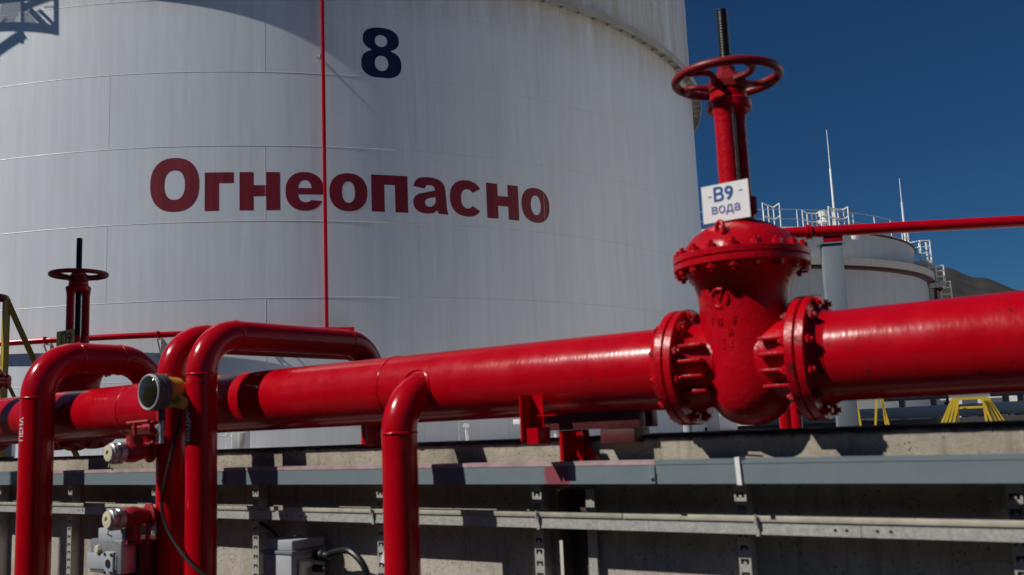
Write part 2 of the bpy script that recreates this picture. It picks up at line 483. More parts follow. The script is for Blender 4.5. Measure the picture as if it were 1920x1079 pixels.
bm = BM(); box(bm, (-40, 3.96, 0.9), (25, 10.8, 1.006)); struct(finish('bounce_cut_strip', bm, 'asphalt'))  # dark strip added out of view to keep yard bounce off the pipe undersides
def hill_h(a):            # skyline height over azimuth, in degrees of elevation
    pts = [(-60, 3.0), (-30, 6.6), (-18, 8.0), (-13.5, 7.98), (-11.2, 7.8), (-9.5, 7.05), (-7.4, 6.13), (-4, 5.2), (2, 4.0), (10, 3.2), (25, 2.4), (50, 2.0)]
    for (a0, e0), (a1, e1) in zip(pts, pts[1:]):
        if a0 <= a <= a1:
            t = (a-a0)/(a1-a0); t = t*t*(3-2*t)
            return e0+(e1-e0)*t
    return 2.0
bm = BM()
NA, ND = 520, 40
grid = []
for i in range(NA+1):
    a = -60 + 110*i/NA
    row = []
    for j in range(ND+1):
        t = j/ND
        d = 260 + 900*t
        crest = 0.62
        prof = math.sin(min(1, t/crest)*math.pi/2)**1.15 if t < crest else max(0.0, math.cos((t-crest)/(1-crest)*math.pi/2))
        dc = 260 + 900*crest
        h = math.tan(R(hill_h(a)))*dc*prof/1.105
        h += prof*(noise.noise(Vector((a*0.35, t*5, 3)))*2 + noise.noise(Vector((a*1.6, t*14, 1)))*2.2 + noise.noise(Vector((a*4.5, t*30, 2)))*1.1)*(1-0.9*prof)
        row.append(bm.verts.new(pol(a, d, 1.0 + max(0, h) - (0.4 if j in (0, ND) else 0))))
    grid.append(row)
for i in range(NA):
    for j in range(ND):
        bm.faces.new((grid[i][j], grid[i+1][j], grid[i+1][j+1], grid[i][j+1]))
struct(finish('hill', bm, 'hill', ang=80))

# ================================================================== BUND WALL
WALL_Y, CAP_Y, CAP_Z0, CAP_Z1 = 3.64, 3.50, 1.40, 1.545
wall = thing('bund_wall', 'pitted concrete bund wall carrying the cable tray below the red pipes', 'wall', (-6, 3.7, 0))
bm = BM(); box(bm, (-30, WALL_Y, -0.05), (12, 3.94, CAP_Z0)); finish('wall_face', bm, 'conc', wall)
x = -30.0
rk = random.Random(3)
while x < 12:
    w = rk.uniform(2.6, 3.1)
    bm = BM()
    n = 60
    top, bot = [], []
    zt = CAP_Z1 + rk.uniform(-0.008, 0.010)
    yo = rk.uniform(-0.004, 0.004)
    rows = [[], [], [], []]
    for i in range(n+1):
        xx = x + 0.002 + (w-0.004)*i/n
        jag = noise.noise(Vector((xx*9, 0.3, 0)))*0.006 + noise.noise(Vector((xx*31, 2.3, 0)))*0.004
        rows[0].append(bm.verts.new((xx, CAP_Y+yo, CAP_Z0)))
        rows[1].append(bm.verts.new((xx, CAP_Y+yo+noise.noise(Vector((xx*14, 5, 0)))*0.003, zt-0.012+jag)))
        rows[2].append(bm.verts.new((xx, CAP_Y+yo+0.02, zt+jag)))
        rows[3].append(bm.verts.new((xx, 3.98, zt)))
    for a, b in zip(rows, rows[1:]):
        for i in range(n): bm.faces.new((a[i], a[i+1], b[i+1], b[i]))
    lo = [bm.verts.new((rows[0][0].co.x, 3.98, CAP_Z0)), bm.verts.new((rows[0][-1].co.x, 3.98, CAP_Z0))]
    bm.faces.new([r[0] for r in rows] + [lo[0]])
    bm.faces.new([r[-1] for r in reversed(rows)] + [lo[1]][::-1])
    bm.faces.new(rows[0] + [lo[1], lo[0]])
    bm.faces.new((rows[3][0], rows[3][-1], lo[1], lo[0])) if False else None
    finish('coping_block', bm, 'cap', wall, ang=40)
    x += w

# ================================================================== WHITE TANK 8
TS = 1.35
TR = 9.5*TS
TC = Vector((-1.83068785*TR, 1.63471927*TR, 0))
def TZ(z): return 1.6 + (z-1.6)*TS
def tp(s, z, off=0.0):
    a = s/TR
    return Vector((TC.x + (TR+off)*math.cos(a), TC.y + (TR+off)*math.sin(a), z))
COURSE = 0.117097753*TR
Z4 = 1.6 + 0.207548428*TR
BASE = Z4 - 2*COURSE + 0.04
tank = thing('storage_tank', 'huge white steel tank lettered with a navy 8 and one dark red word', 'storage tank', (TC.x, TC.y, BASE))
bm = BM(); revolve(bm, [(TR-0.03, 0), (TR-0.03, 15.8), (TR-2.5, 17.0), (0, 17.6)], (TC.x, TC.y, BASE), (0, 0, 1), 240)
finish('shell_core', bm, 'white', tank)
bm = BM(); revolve(bm, [(TR+0.35, 0), (TR+0.35, BASE-1.0)], (TC.x, TC.y, 0.98), (0, 0, 1), 160)
finish('foundation_ring', bm, 'conc', tank)
levels = [Z4 + COURSE*k for k in range(-2, 5)] + [TZ(8.625)]
levels[0] = BASE
levels += [levels[-1]+COURSE*k for k in (1, 2, 3)]
PL = 6.0
NS = 13
for ci in range(len(levels)-1):
    z0, z1 = levels[ci], levels[ci+1]
    start = -10.0 if ci % 2 == 1 else -13.0
    if z1 - z0 < 0.2: continue
    for k in range(NS):
        s0 = start + PL*k - 12.0
        s1 = s0 + PL if k < NS-1 else start - 12.0 + 2*math.pi*TR
        mid = ((s0+s1)/2/TR) % (2*math.pi)
        # plates facing away from the yard road stay in the plain shell core
        dirm = Vector((math.cos(mid), math.sin(mid), 0))
        if dirm.dot((EYE-TC).to_2d().to_3d().normalized()) < -0.1: continue
        n = max(4, int((s1-s0)/0.2))
        bm = BM()
        g = 0.0008
        A, B, C2, D2 = [], [], [], []
        rr = random.Random(ci*100+k)
        push = rr.uniform(-0.0008, 0.0004)
        for i in range(n+1):
            s = s0+g+(s1-s0-2*g)*i/n
            A.append(bm.verts.new(tp(s, z0+g, push))); B.append(bm.verts.new(tp(s, z1-g, push)))
            C2.append(bm.verts.new(tp(s, z0+g, -0.02))); D2.append(bm.verts.new(tp(s, z1-g, -0.02)))
        for i in range(n):
            bm.faces.new((A[i], A[i+1], B[i+1], B[i])); bm.faces.new((C2[i], C2[i+1], A[i+1], A[i])); bm.faces.new((B[i], B[i+1], D2[i+1], D2[i]))
        bm.faces.new((A[0], B[0], D2[0], C2[0])); bm.faces.new((A[n], B[n], D2[n], C2[n]))
        finish('steel_plate', bm, 'white', tank)
        bm = BM()
        tube(bm, [tp(s0, z0+0.01, -0.0035), tp(s0, z1-0.01, -0.0035)], 0.0065, 8)
        finish('weld_seam', bm, 'weld', tank)
for z in levels[1:]:
    bm = BM()
    tube(bm, [tp(2*math.pi*TR*i/400, z, -0.0045) for i in range(400)], 0.0085, 8, closed=True)
    finish('weld_seam', bm, 'weld', tank)
# wind girder ring on top of the lower wall
gz_in, gz_lo, gz_hi, gw = TZ(8.625), 11.02, 11.21, 0.275
bm = BM()
prof = [(TR-0.01, gz_hi-0.012), (TR+gw, gz_hi), (TR+gw, gz_lo), (TR+gw-0.018, gz_lo), (TR+gw-0.018, gz_hi-0.03), (TR-0.01, gz_hi-0.045)]
N = 300
rings = [[bm.verts.new((TC.x+r*math.cos(2*math.pi*i/N), TC.y+r*math.sin(2*math.pi*i/N), z)) for r, z in prof] for i in range(N)]
for i in range(N):
    a, b = rings[i], rings[(i+1) % N]
    for k in range(len(prof)):
        k2 = (k+1) % len(prof)
        bm.faces.new((a[k], a[k2], b[k2], b[k]))
gird = finish('wind_girder', bm, 'girder', tank)
brk_me = None
for i in range(150):
    a = 2*math.pi*i/150
    d = Vector((math.cos(a), math.sin(a), 0))
    if d.dot((EYE-TC).to_2d().to_3d().normalized()) < -0.05: continue
    if brk_me is None:
        bm = BM()
        box(bm, (TR+0.012, -0.009, -0.11), (TR+gw-0.02, 0.009, -0.05))
        brk_me = bpy.data.meshes.new('girder_bracket'); bm.to_mesh(brk_me); bm.free(); brk_me.materials.append(M['girder'])
    o = bpy.data.objects.new('girder_bracket', brk_me); COL.objects.link(o)
    o.parent = gird
    o.location = (0, 0, gz_hi-BASE)
    o.rotation_euler = (0, 0, a)

# ---- lettering
def ell(cx, cy, a, b, n=40, p=2.25, t0=0, t1=360):
    out = []
    for i in range(n+1 if t1-t0 < 360 else n):
        t = R(t0+(t1-t0)*i/n)
        c, s = math.cos(t), math.sin(t)
        out.append((cx+a*math.copysign(abs(c)**(2/p), c), cy+b*math.copysign(abs(s)**(2/p), s)))
    return out
def catmull(pts, n=5):
    out = []
    m = len(pts)
    for i in range(m):
        p0, p1, p2, p3 = pts[i-1], pts[i], pts[(i+1) % m], pts[(i+2) % m]
        if p1[2] == 1 and p2[2] == 1:
            out.append(p1[:2]); continue
        q0 = p1 if p1[2] == 1 else p0
        q3 = p2 if p2[2] == 1 else p3
        for k in range(n):
            t = k/n
            out.append(tuple(0.5*((2*p1[j]) + (-q0[j]+p2[j])*t + (2*q0[j]-5*p1[j]+4*p2[j]-q3[j])*t*t + (-q0[j]+3*p1[j]-3*p2[j]+q3[j])*t**3) for j in (0, 1)))
    return out
G = {}
G['O'] = [ell(.5, .5, .5, .5, 56, 2.35), ell(.5, .495, .21, .275, 40, 2.3)]
G['g'] = [[(0, 0), (.49, 0), (.49, .72), (1, .72), (1, 1), (0, 1)]]
G['n'] = [[(0, 0), (.345, 0), (.345, .37), (.66, .37), (.66, 0), (1, 0), (1, 1), (.66, 1), (.66, .655), (.345, .655), (.345, 1), (0, 1)]]
G['p'] = [[(0, 0), (.355, 0), (.355, .735), (.645, .735), (.645, 0), (1, 0), (1, 1), (0, 1)]]
G['o'] = [ell(.5, .5, .5, .51, 48, 2.25), ell(.5, .5, .172, .285, 36, 2.2)]
G['e'] = [ell(.5, .5, .5, .51, 48, 2.25, 8, 333)[:-1] + ell(.5, .5, .5, .51, 2, 2.25, 333, 334)[:1] + [(.66, .27)] + ell(.52, .46, .2, .25, 20, 2.2, 318, 190)[1:] + [(.325, .42), (1.0, .42)] , [(.325, .585)] + ell(.5, .585, .175, .215, 18, 2.0, 176, 4) + [(.672, .585)]]
G['c'] = [ell(.5, .5, .5, .51, 48, 2.25, 33, 322) + ell(.525, .49, .195, .27, 26, 2.2, 318, 38)]
# two-storey a, measured on the tank: (x, y, corner flag)
def ap(x, y): return ((x-140)/(775-140), (900-(y-(x-140)*0.018))/(900-238))
A0 = [(150,408,1),(175,330,0),(245,260,0),(380,237,0),(520,244,0),(640,285,0),(715,375,0),(738,500,0),(748,660,0),(757,800,0),(778,903,1),(595,888,1),(568,828,1),(500,878,0),(380,893,0),(255,870,0),(170,800,0),(140,700,0),(162,610,0),(240,545,0),(400,505,0),(540,470,1),(520,405,0),(450,380,0),(385,390,0),(350,445,1)]
A1 = [(545,590,1),(545,670,0),(515,735,0),(440,770,0),(378,750,0),(352,690,0),(378,640,0),(440,612,0)]
G['a'] = [catmull([(*ap(x, y), f) for x, y, f in A0]), catmull([(*ap(x, y), f) for x, y, f in A1])]
def fig8(n=90):
    L, Rr = [], []
    for i in range(n+1):
        y = .5-.5*math.cos(math.pi*i/n)
        x = 0.0
        for cy, hb, ha, p in ((.765, .237, .452, 2.35), (.278, .280, .5, 2.55)):
            q = abs(y-cy)/hb
            if q <= 1: x = max(x, ha*(1-q**p)**(1/p))
        L.append((.5-x, y)); Rr.append((.5+x, y))
    out = L + Rr[::-1]
    return [p for k, p in enumerate(out) if math.hypot(p[0]-out[k-1][0], p[1]-out[k-1][1]) > 1e-5]
G['8'] = [fig8(), ell(.5, .735, .155, .118, 30, 2.1), ell(.5, .29, .168, .150, 32, 2.15)]
def glyph(name, key, s0, s1, z0, z1, m):
    loops = [[Vector((x, y, 0)) for x, y in lp] for lp in G[key]]
    flat = [v for lp in loops for v in lp]
    tris = tessellate_polygon(loops)
    bm = BM()
    vs = [bm.verts.new((s0+(s1-s0)*v.x, z0+(z1-z0)*v.y, 0)) for v in flat]
    for t in tris:
        try: bm.faces.new([vs[i] for i in t])
        except ValueError: pass
    k = math.ceil(s0/0.06)
    while k*0.06 < s1:
        bmesh.ops.bisect_plane(bm, geom=bm.verts[:]+bm.edges[:]+bm.faces[:], plane_co=(k*0.06, 0, 0), plane_no=(1, 0, 0)); k += 1
    for v in bm.verts: v.co = tp(v.co.x, v.co.y, 0.0021)
    return finish(name, bm, m, tank, smooth=False)
ZB, ZX = TZ(4.842), TZ(5.403)
word = [('O', -9.018, -8.327, TZ(4.843), TZ(5.630)), ('g', -8.251, -7.847, ZB, ZX), ('n', -7.766, -7.201, ZB, ZX), ('e', -7.125, -6.578, ZB, ZX), ('o', -6.504, -5.951, ZB, ZX),
        ('p', -5.892, -5.341, ZB, ZX), ('a', -5.261, -4.709, ZB-.008, ZX), ('c', -4.674, -4.117, ZB, ZX), ('n', -4.052, -3.467, ZB, ZX), ('o', -3.414, -2.854, ZB, ZX)]
for k, a, b, z0, z1 in word:
    glyph('painted_letter', k, a*TS, b*TS, z0, z1, 'letters')
glyph('painted_numeral', '8', -6.002*TS, -5.388*TS, TZ(6.908), TZ(7.705), 'navy')

# ---- riser pipe and ring pipe on the tank
ROFF = 0.17
riser_s = -6.575*TS
riser = thing('sprinkler_riser', 'thin red vertical pipe running up the white tank between the letters', 'pipe', tp(riser_s, TZ(3.10), ROFF))
bm = BM(); tube(bm, [tp(riser_s, TZ(3.10), ROFF), tp(riser_s, 13.0, ROFF)], 0.037, 20); finish('pipe', bm, 'red', riser)
for z in (TZ(7.16), TZ(9.9)):
    bm = BM(); bar(bm, tp(riser_s-0.05, z, 0.0), tp(riser_s-0.05, z-0.02, ROFF+0.02), 0.02, 0.06); bar(bm, tp(riser_s-0.13, z-0.05, ROFF-0.05), tp(riser_s+0.02, z-0.05, ROFF-0.05), 0.03, 0.07)
    finish('pipe_bracket', bm, 'cream', riser)
ringp = thing('ring_pipe', 'red cooling pipe curving round the foot of the white tank on brackets', 'pipe', tp(-8.8*TS, TZ(3.08), ROFF))
bm = BM(); tube(bm, [tp(s, TZ(3.085), ROFF) for s in [(-14.5+ (14.5-6.20)*i/60)*TS for i in range(61)]], 0.058, 20); finish('pipe', bm, 'red', ringp)
for s in (-12.5, -10.42, -8.83, -7.3):
    bm = BM(); s *= TS
    bar(bm, tp(s, TZ(3.03), 0.0), tp(s, TZ(3.03), ROFF+0.07), 0.03, 0.02)
    bar(bm, tp(s, TZ(2.78), 0.0), tp(s, TZ(3.02), ROFF+0.05), 0.025, 0.02)
    bar(bm, tp(s, TZ(2.74), 0.008), tp(s, TZ(3.06), 0.008), 0.05, 0.012)
    finish('pipe_bracket', bm, 'cream', ringp)
    bm = BM(); bar(bm, tp(s-0.012, TZ(3.085), ROFF), tp(s+0.012, TZ(3.085), ROFF), 0.135, 0.135); finish('pipe_clamp', bm, 'red', ringp)

# ---- stair landing on the tank, above the frame on the left: only its shadow shows
def lift(s, z, t): return tp(s, z, 0) + SDIR*t
LT = 3.0
land = thing('stair_landing', 'steel stair landing with grating floor beside the white tank, throwing its shadow top left', 'platform', lift(-10.9*TS, TZ(7.7), LT))
def SPt(px, py): return lift((-11.46+.00913*px+.0003*py)*TS, TZ(8.293-.00127*px-.00846*py), LT)
def flat(name, x0, y0, x1, y1, w, d=0.0, m='grey', bm=None):
    p, q = SPt(x0, y0), SPt(x1, y1)
    L_ = math.hypot(x1-x0, y1-y0); nx, ny = -(y1-y0)/L_*w/2, (x1-x0)/L_*w/2
    side = SPt(x0+nx, y0+ny) - p
    own = bm is None
    if own: bm = BM()
    obox(bm, (p+q)/2 + SDIR*d, (q-p)/2, side, SDIR*.02)
    if own: finish(name, bm, m, land)
flat('bottom_beam', -60, 57, 110, 57, 18)
flat('corner_post', 105.5, 66, 105.5, -90, 9.5)
flat('corner_post', 43.5, 83, 43.5, -90, 7, .1)
flat('brace', -60, 140, 47, 64, 19, .2)
flat('brace', -8, 53, 14, 35, 5, .2)
flat('stair_stringer', 57, 19, 92, 54, 11, .3)
flat('stair_stringer', 74, 19, 103, 48, 6.5, .35)
flat('stair_stringer', 44, 16, 108, -9, 15, .4)
flat('brace', 84, 15, 104, 12.5, 3, .3)
flat('bottom_beam', -60, -3, 60, -3, 10, .5)
flat('toe_plate', -60, 25, -2, 25, 12, .6)
bm = BM()
for i in range(9): flat('', 2+4.6*i-14, 46, 2+4.6*i+8, 1, 1.9, .5, bm=bm)
for i in range(16): flat('', 0, 2+2.9*i, 41, 2+2.9*i+1.0, 1.25, .5, bm=bm)
finish('grating', bm, 'galv', land)
bm = BM()
for i in range(7): flat('', 47+4.6*i-8, 49, 47+4.6*i+6, 20, 1.9, .5, bm=bm)
for i in range(9): flat('', 46, 23+2.9*i, 52+2.7*i, 23+2.9*i+.6, 1.25, .5, bm=bm)
finish('grating', bm, 'galv', land)

# ================================================================== SECOND TANK
T2R, T2D, T2A = 15.0, 65.7, -25.27
T2C = pol(T2A, T2D, 0)
tank2 = thing('storage_tank', 'distant grey white tank with roof railings, inner shell inside a lower outer wall', 'storage tank', (T2C.x, T2C.y, 1.0))
def t2(a, r, z): return Vector((T2C.x + r*math.cos(a), T2C.y + r*math.sin(a), z))
WZ = 9.85
bm = BM(); revolve(bm, [(T2R, 0), (T2R, WZ-1.0-0.3)], (T2C.x, T2C.y, 1.0), seg=160); finish('outer_wall', bm, 'tank2', tank2)
bm = BM(); revolve(bm, [(T2R-0.02, 0), (T2R+0.42, 0.02), (T2R+0.42, 0.42), (T2R-0.55, 0.44)], (T2C.x, T2C.y, WZ-0.4), seg=160); finish('wind_girder', bm, 'cream', tank2)
bm = BM(); revolve(bm, [(T2R+0.05, 0), (T2R+0.36, 0), (T2R+0.36, 0.10), (T2R+0.05, 0.10)], (T2C.x, T2C.y, WZ-0.55), seg=160); finish('girder_channel', bm, 'maroon', tank2)
IR, IZ = T2R-0.55, 11.55
bm = BM(); revolve(bm, [(IR, 0), (IR, IZ-9.0)], (T2C.x, T2C.y, 9.0), seg=160); finish('inner_shell', bm, 'tank2', tank2)
bm = BM(); revolve(bm, [(IR+0.03, 0), (IR+0.10, 0), (IR+0.10, 0.09), (IR+0.03, 0.09)], (T2C.x, T2C.y, IZ-0.10), seg=160); finish('roof_edge_channel', bm, 'maroon', tank2)
bm = BM(); revolve(bm, [(IR+0.02, 0), (IR-0.1, 0.12), (IR*0.7, 0.62), (IR*0.4, 0.95), (0, 1.1)], (T2C.x, T2C.y, IZ), seg=120); finish('roof', bm, 'roofgrey', tank2)
camdir = math.atan2(-T2C.y, -T2C.x)
rail_n = 46
rail = struct if False else None
for i in range(rail_n):
    a = 2*math.pi*i/rail_n
    if math.cos(a-camdir) < -0.35: continue
    bm = BM(); tube(bm, [t2(a, IR-0.25, IZ+0.05), t2(a, IR-0.25, IZ+1.15)], 0.035, 8)
    finish('rail_post', bm, 'whitemetal', tank2)
for z, r in ((IZ+1.15, 0.024), (IZ+0.62, 0.016)):
    bm = BM(); tube(bm, [t2(2*math.pi*i/120, IR-0.25, z) for i in range(120)], r, 6, closed=True); finish('rail_bar', bm, 'galv', tank2)
bm = BM(); revolve(bm, [(IR-0.20, 0), (IR-0.20, 0.16), (IR-0.22, 0.16), (IR-0.22, 0)], (T2C.x, T2C.y, IZ+0.04), seg=120); finish('kick_plate', bm, 'cream', tank2)
def frame(pts_bottom, zb, zt, r=0.03, mid=True):
    bm = BM()
    for p in pts_bottom: tube(bm, [(p.x, p.y, zb), (p.x, p.y, zt)], r, 6)
    for z in ((zt, (zb+zt)/2) if mid else (zt,)):
        for p, q in zip(pts_bottom, pts_bottom[1:]): tube(bm, [(p.x, p.y, z), (q.x, q.y, z)], r, 6)
    return bm
# railed hatches on the roof
def roofpt(az, dist): return pol(az, dist, 0)
finish('hatch_rail', frame([roofpt(-20.55, 53.5), roofpt(-20.25, 54.2), roofpt(-19.95, 54.9), roofpt(-19.60, 54.0)], IZ+0.35, IZ+1.75, 0.04), 'whitemetal', tank2)
finish('hatch_rail', frame([roofpt(-18.35, 54), roofpt(-18.1, 55), roofpt(-17.85, 55.2), roofpt(-17.6, 55.4), roofpt(-17.35, 55.0)], IZ+0.3, IZ+1.25, 0.04), 'whitemetal', tank2)
finish('hatch_rail', frame([roofpt(-16.9, 54.4), roofpt(-16.7, 55), roofpt(-16.4, 55.4), roofpt(-16.1, 55.6), roofpt(-15.85, 55.0)], IZ+0.3, IZ+1.35, 0.045), 'whitemetal', tank2)
vent = roofpt(-17.22, 56.0)
bm = BM(); revolve(bm, [(0.10, -.4), (0.10, 0.0), (0.33, 0.06), (0.16, 0.36), (0.16, 0.42), (0.25, 0.44), (0.25, 0.74), (0.15, 0.80), (0, 0.82)], (vent.x, vent.y, IZ+0.72), seg=24); finish('roof_vent', bm, 'whitemetal', tank2)
v2 = t2(camdir-0.13, IR+0.1, 10.55)
for az_, el_z in ((-15.6, 10.62),):
    p = pol(az_, 52.6, el_z)
    bm = BM(); revolve(bm, [(0.0, 0), (0.16, 0.02), (0.2, 0.12), (0.2, 0.32), (0.12, 0.42), (0, 0.44)], p, seg=16); finish('shell_lamp', bm, 'whitemetal', tank2)
# lightning rods
for az_, d_, zt in ((-16.60, 55.5, 17.55), (-12.97, 60.8, 15.45)):
    p = pol(az_, d_, 0)
    bm = BM(); tube(bm, [(p.x, p.y, IZ-0.1), (p.x, p.y, IZ+(zt-IZ)*0.62), (p.x, p.y, IZ+(zt-IZ)*0.63), (p.x, p.y, zt)], [0.075, 0.055, 0.028, 0.018], 10)
    finish('lightning_rod', bm, 'whitemetal', tank2)
# stepped platforms down the right-hand side
def railbox(az0, az1, d0, zfloor, h, bracket=0.0):
    bm = BM()
    pts = [pol(az0, d0, 0), pol((az0+az1)/2, d0-0.3, 0), pol(az1, d0, 0), pol(az1-0.02, d0+1.4, 0)]
    for p in pts: tube(bm, [(p.x, p.y, zfloor), (p.x, p.y, zfloor+h)], 0.045, 6)
    for f in (1.0, 0.72, 0.42):
        for p, q in zip(pts, pts[1:]): tube(bm, [(p.x, p.y, zfloor+h*f), (q.x, q.y, zfloor+h*f)], 0.035, 6)
    finish('platform_rail', bm, 'whitemetal', tank2)
    bm = BM()
    c = (pts[0]+pts[2])/2; dx = (pts[2]-pts[0])/2
    obox(bm, (c.x, c.y, zfloor-0.08), dx, pol((az0+az1)/2, 0.9, 0), (0, 0, 0.1)); finish('platform_floor', bm, 'galv', tank2)
    if bracket:
        bm = BM()
        bar(bm, (pts[2].x, pts[2].y, zfloor-0.15), pol(az0-0.1, d0, zfloor-0.15-bracket), 0.12, 0.16)
        finish('platform_bracket', bm, 'galv', tank2); bm = BM()
        bar(bm, pol(az1-0.02, d0+1.4, zfloor-0.15), pol(az0, d0+1.4, zfloor-0.2-bracket), 0.12, 0.16)
        finish('platform_bracket', bm, 'galv', tank2)
railbox(-12.75, -11.75, 63.5, 10.6, 1.35)
railbox(-12.0, -11.2, 64.0, 9.25, 1.15)
railbox(-11.95, -10.95, 64.5, 8.1, 1.35, 1.6)
bm = BM()
for az_ in (-12.75, -12.3, -11.95): 
    p = pol(az_, 63.7, 0); tube(bm, [(p.x, p.y, 9.6), (p.x, p.y, 11.9)], 0.06, 8)
finish('ladder_rail', bm, 'whitemetal', tank2)
bm = BM(); p = pol(-11.72, 64.2, 0); tube(bm, [(p.x, p.y, 1.0), (p.x, p.y, 9.0)], 0.09, 10); tube(bm, [pol(-12.0, 64.2, 9.2), pol(-11.6, 64.2, 9.1), pol(-11.4, 64.2, 8.9)], 0.14, 10)
finish('drain_pipe', bm, 'maroon', tank2)

# ================================================================== PIPES
PY, PZ, PR = 3.4735, 1.8105, 0.1625
VX = -1.405
def pipe_flange(bm, x, s):
    disc(bm, (x, PY, PZ), (s, 0, 0), 0.226, 0.032, 64)
bolt_bm = None
def bolt_mesh(L, r=0.0095, hr=0.0185, ht=0.016, m='cast'):
    bm = BM()
    revolve(bm, [(r, -L/2-ht-0.012), (r, L/2+ht+0.012)], seg=10)
    for s in (-1, 1):
        z = s*(L/2+ht/2)
        a = [bm.verts.new((hr*math.cos(k*math.pi/3), hr*math.sin(k*math.pi/3), z-ht/2)) for k in range(6)]
        b = [bm.verts.new((hr*math.cos(k*math.pi/3), hr*math.sin(k*math.pi/3), z+ht/2)) for k in range(6)]
        bm.faces.new(a[::-1]); bm.faces.new(b)
        for k in range(6): bm.faces.new((a[k], a[(k+1) % 6], b[(k+1) % 6], b[k]))
    bmesh.ops.recalc_face_normals(bm, faces=bm.faces[:])
    me = bpy.data.meshes.new('bolt'); bm.to_mesh(me); bm.free()
    me.materials.append(M[m]); return me
BOLT_F = bolt_mesh(0.070)
BOLT_F2 = bolt_mesh(0.070, m='redold')
BOLT_B = bolt_mesh(0.055, 0.010, 0.0195, 0.018)

def weld(parent, p, d, r, m='red', h=.0042, w=.0065):
    p, d = Vector(p), Vector(d)
    bm = BM(); tube(bm, [p-d*w, p-d*w*.55, p-d*w*.1, p+d*w*.4, p+d*w], [r-.001, r+h*.8, r+h, r+h*.7, r-.001], 96, caps=False)
    for v in bm.verts:
        q = v.co - p; q -= d*q.dot(d)
        if q.length > r:
            k = noise.noise(v.co*70)*.9 + noise.noise(v.co*17)*.8
            v.co += q.normalized()*h*.35*k + d*.0018*noise.noise(v.co*23+Vector((7, 1, 2)))
    finish('weld_ring', bm, m, parent, ang=60)
mp = thing('water_main', 'thick glossy red pipe running from the left edge to the big valve', 'pipe', (-4.5, PY, PZ))
bm = BM(); tube(bm, [(x, PY, PZ) for x in (-14, -8, VX-0.288)], PR, 72); finish('pipe', bm, 'redmain', mp)
bm = BM(); pipe_flange(bm, VX-0.256, -1); revolve(bm, [(0.185, 0), (0.168, 0.03), (PR, 0.05)], (VX-0.288, PY, PZ), (-1, 0, 0), 64); finish('flange', bm, 'cast', mp)
for x in (-3.19, -5.36, -7.35, -9.6):
    weld(mp, (x, PY, PZ), (1, 0, 0), PR, 'redmain')
mp2 = thing('water_main', 'thick glossy red pipe leaving the big valve towards the right edge', 'pipe', (1.0, PY, PZ))
bm = BM(); tube(bm, [(x, PY, PZ) for x in (VX+0.288, 2, 9)], PR, 72); finish('pipe', bm, 'redmain', mp2)
bm = BM(); pipe_flange(bm, VX+0.256, 1); revolve(bm, [(0.185, 0), (0.168, 0.03), (PR, 0.05)], (VX+0.288, PY, PZ), (1, 0, 0), 64); finish('flange', bm, 'cast', mp2)

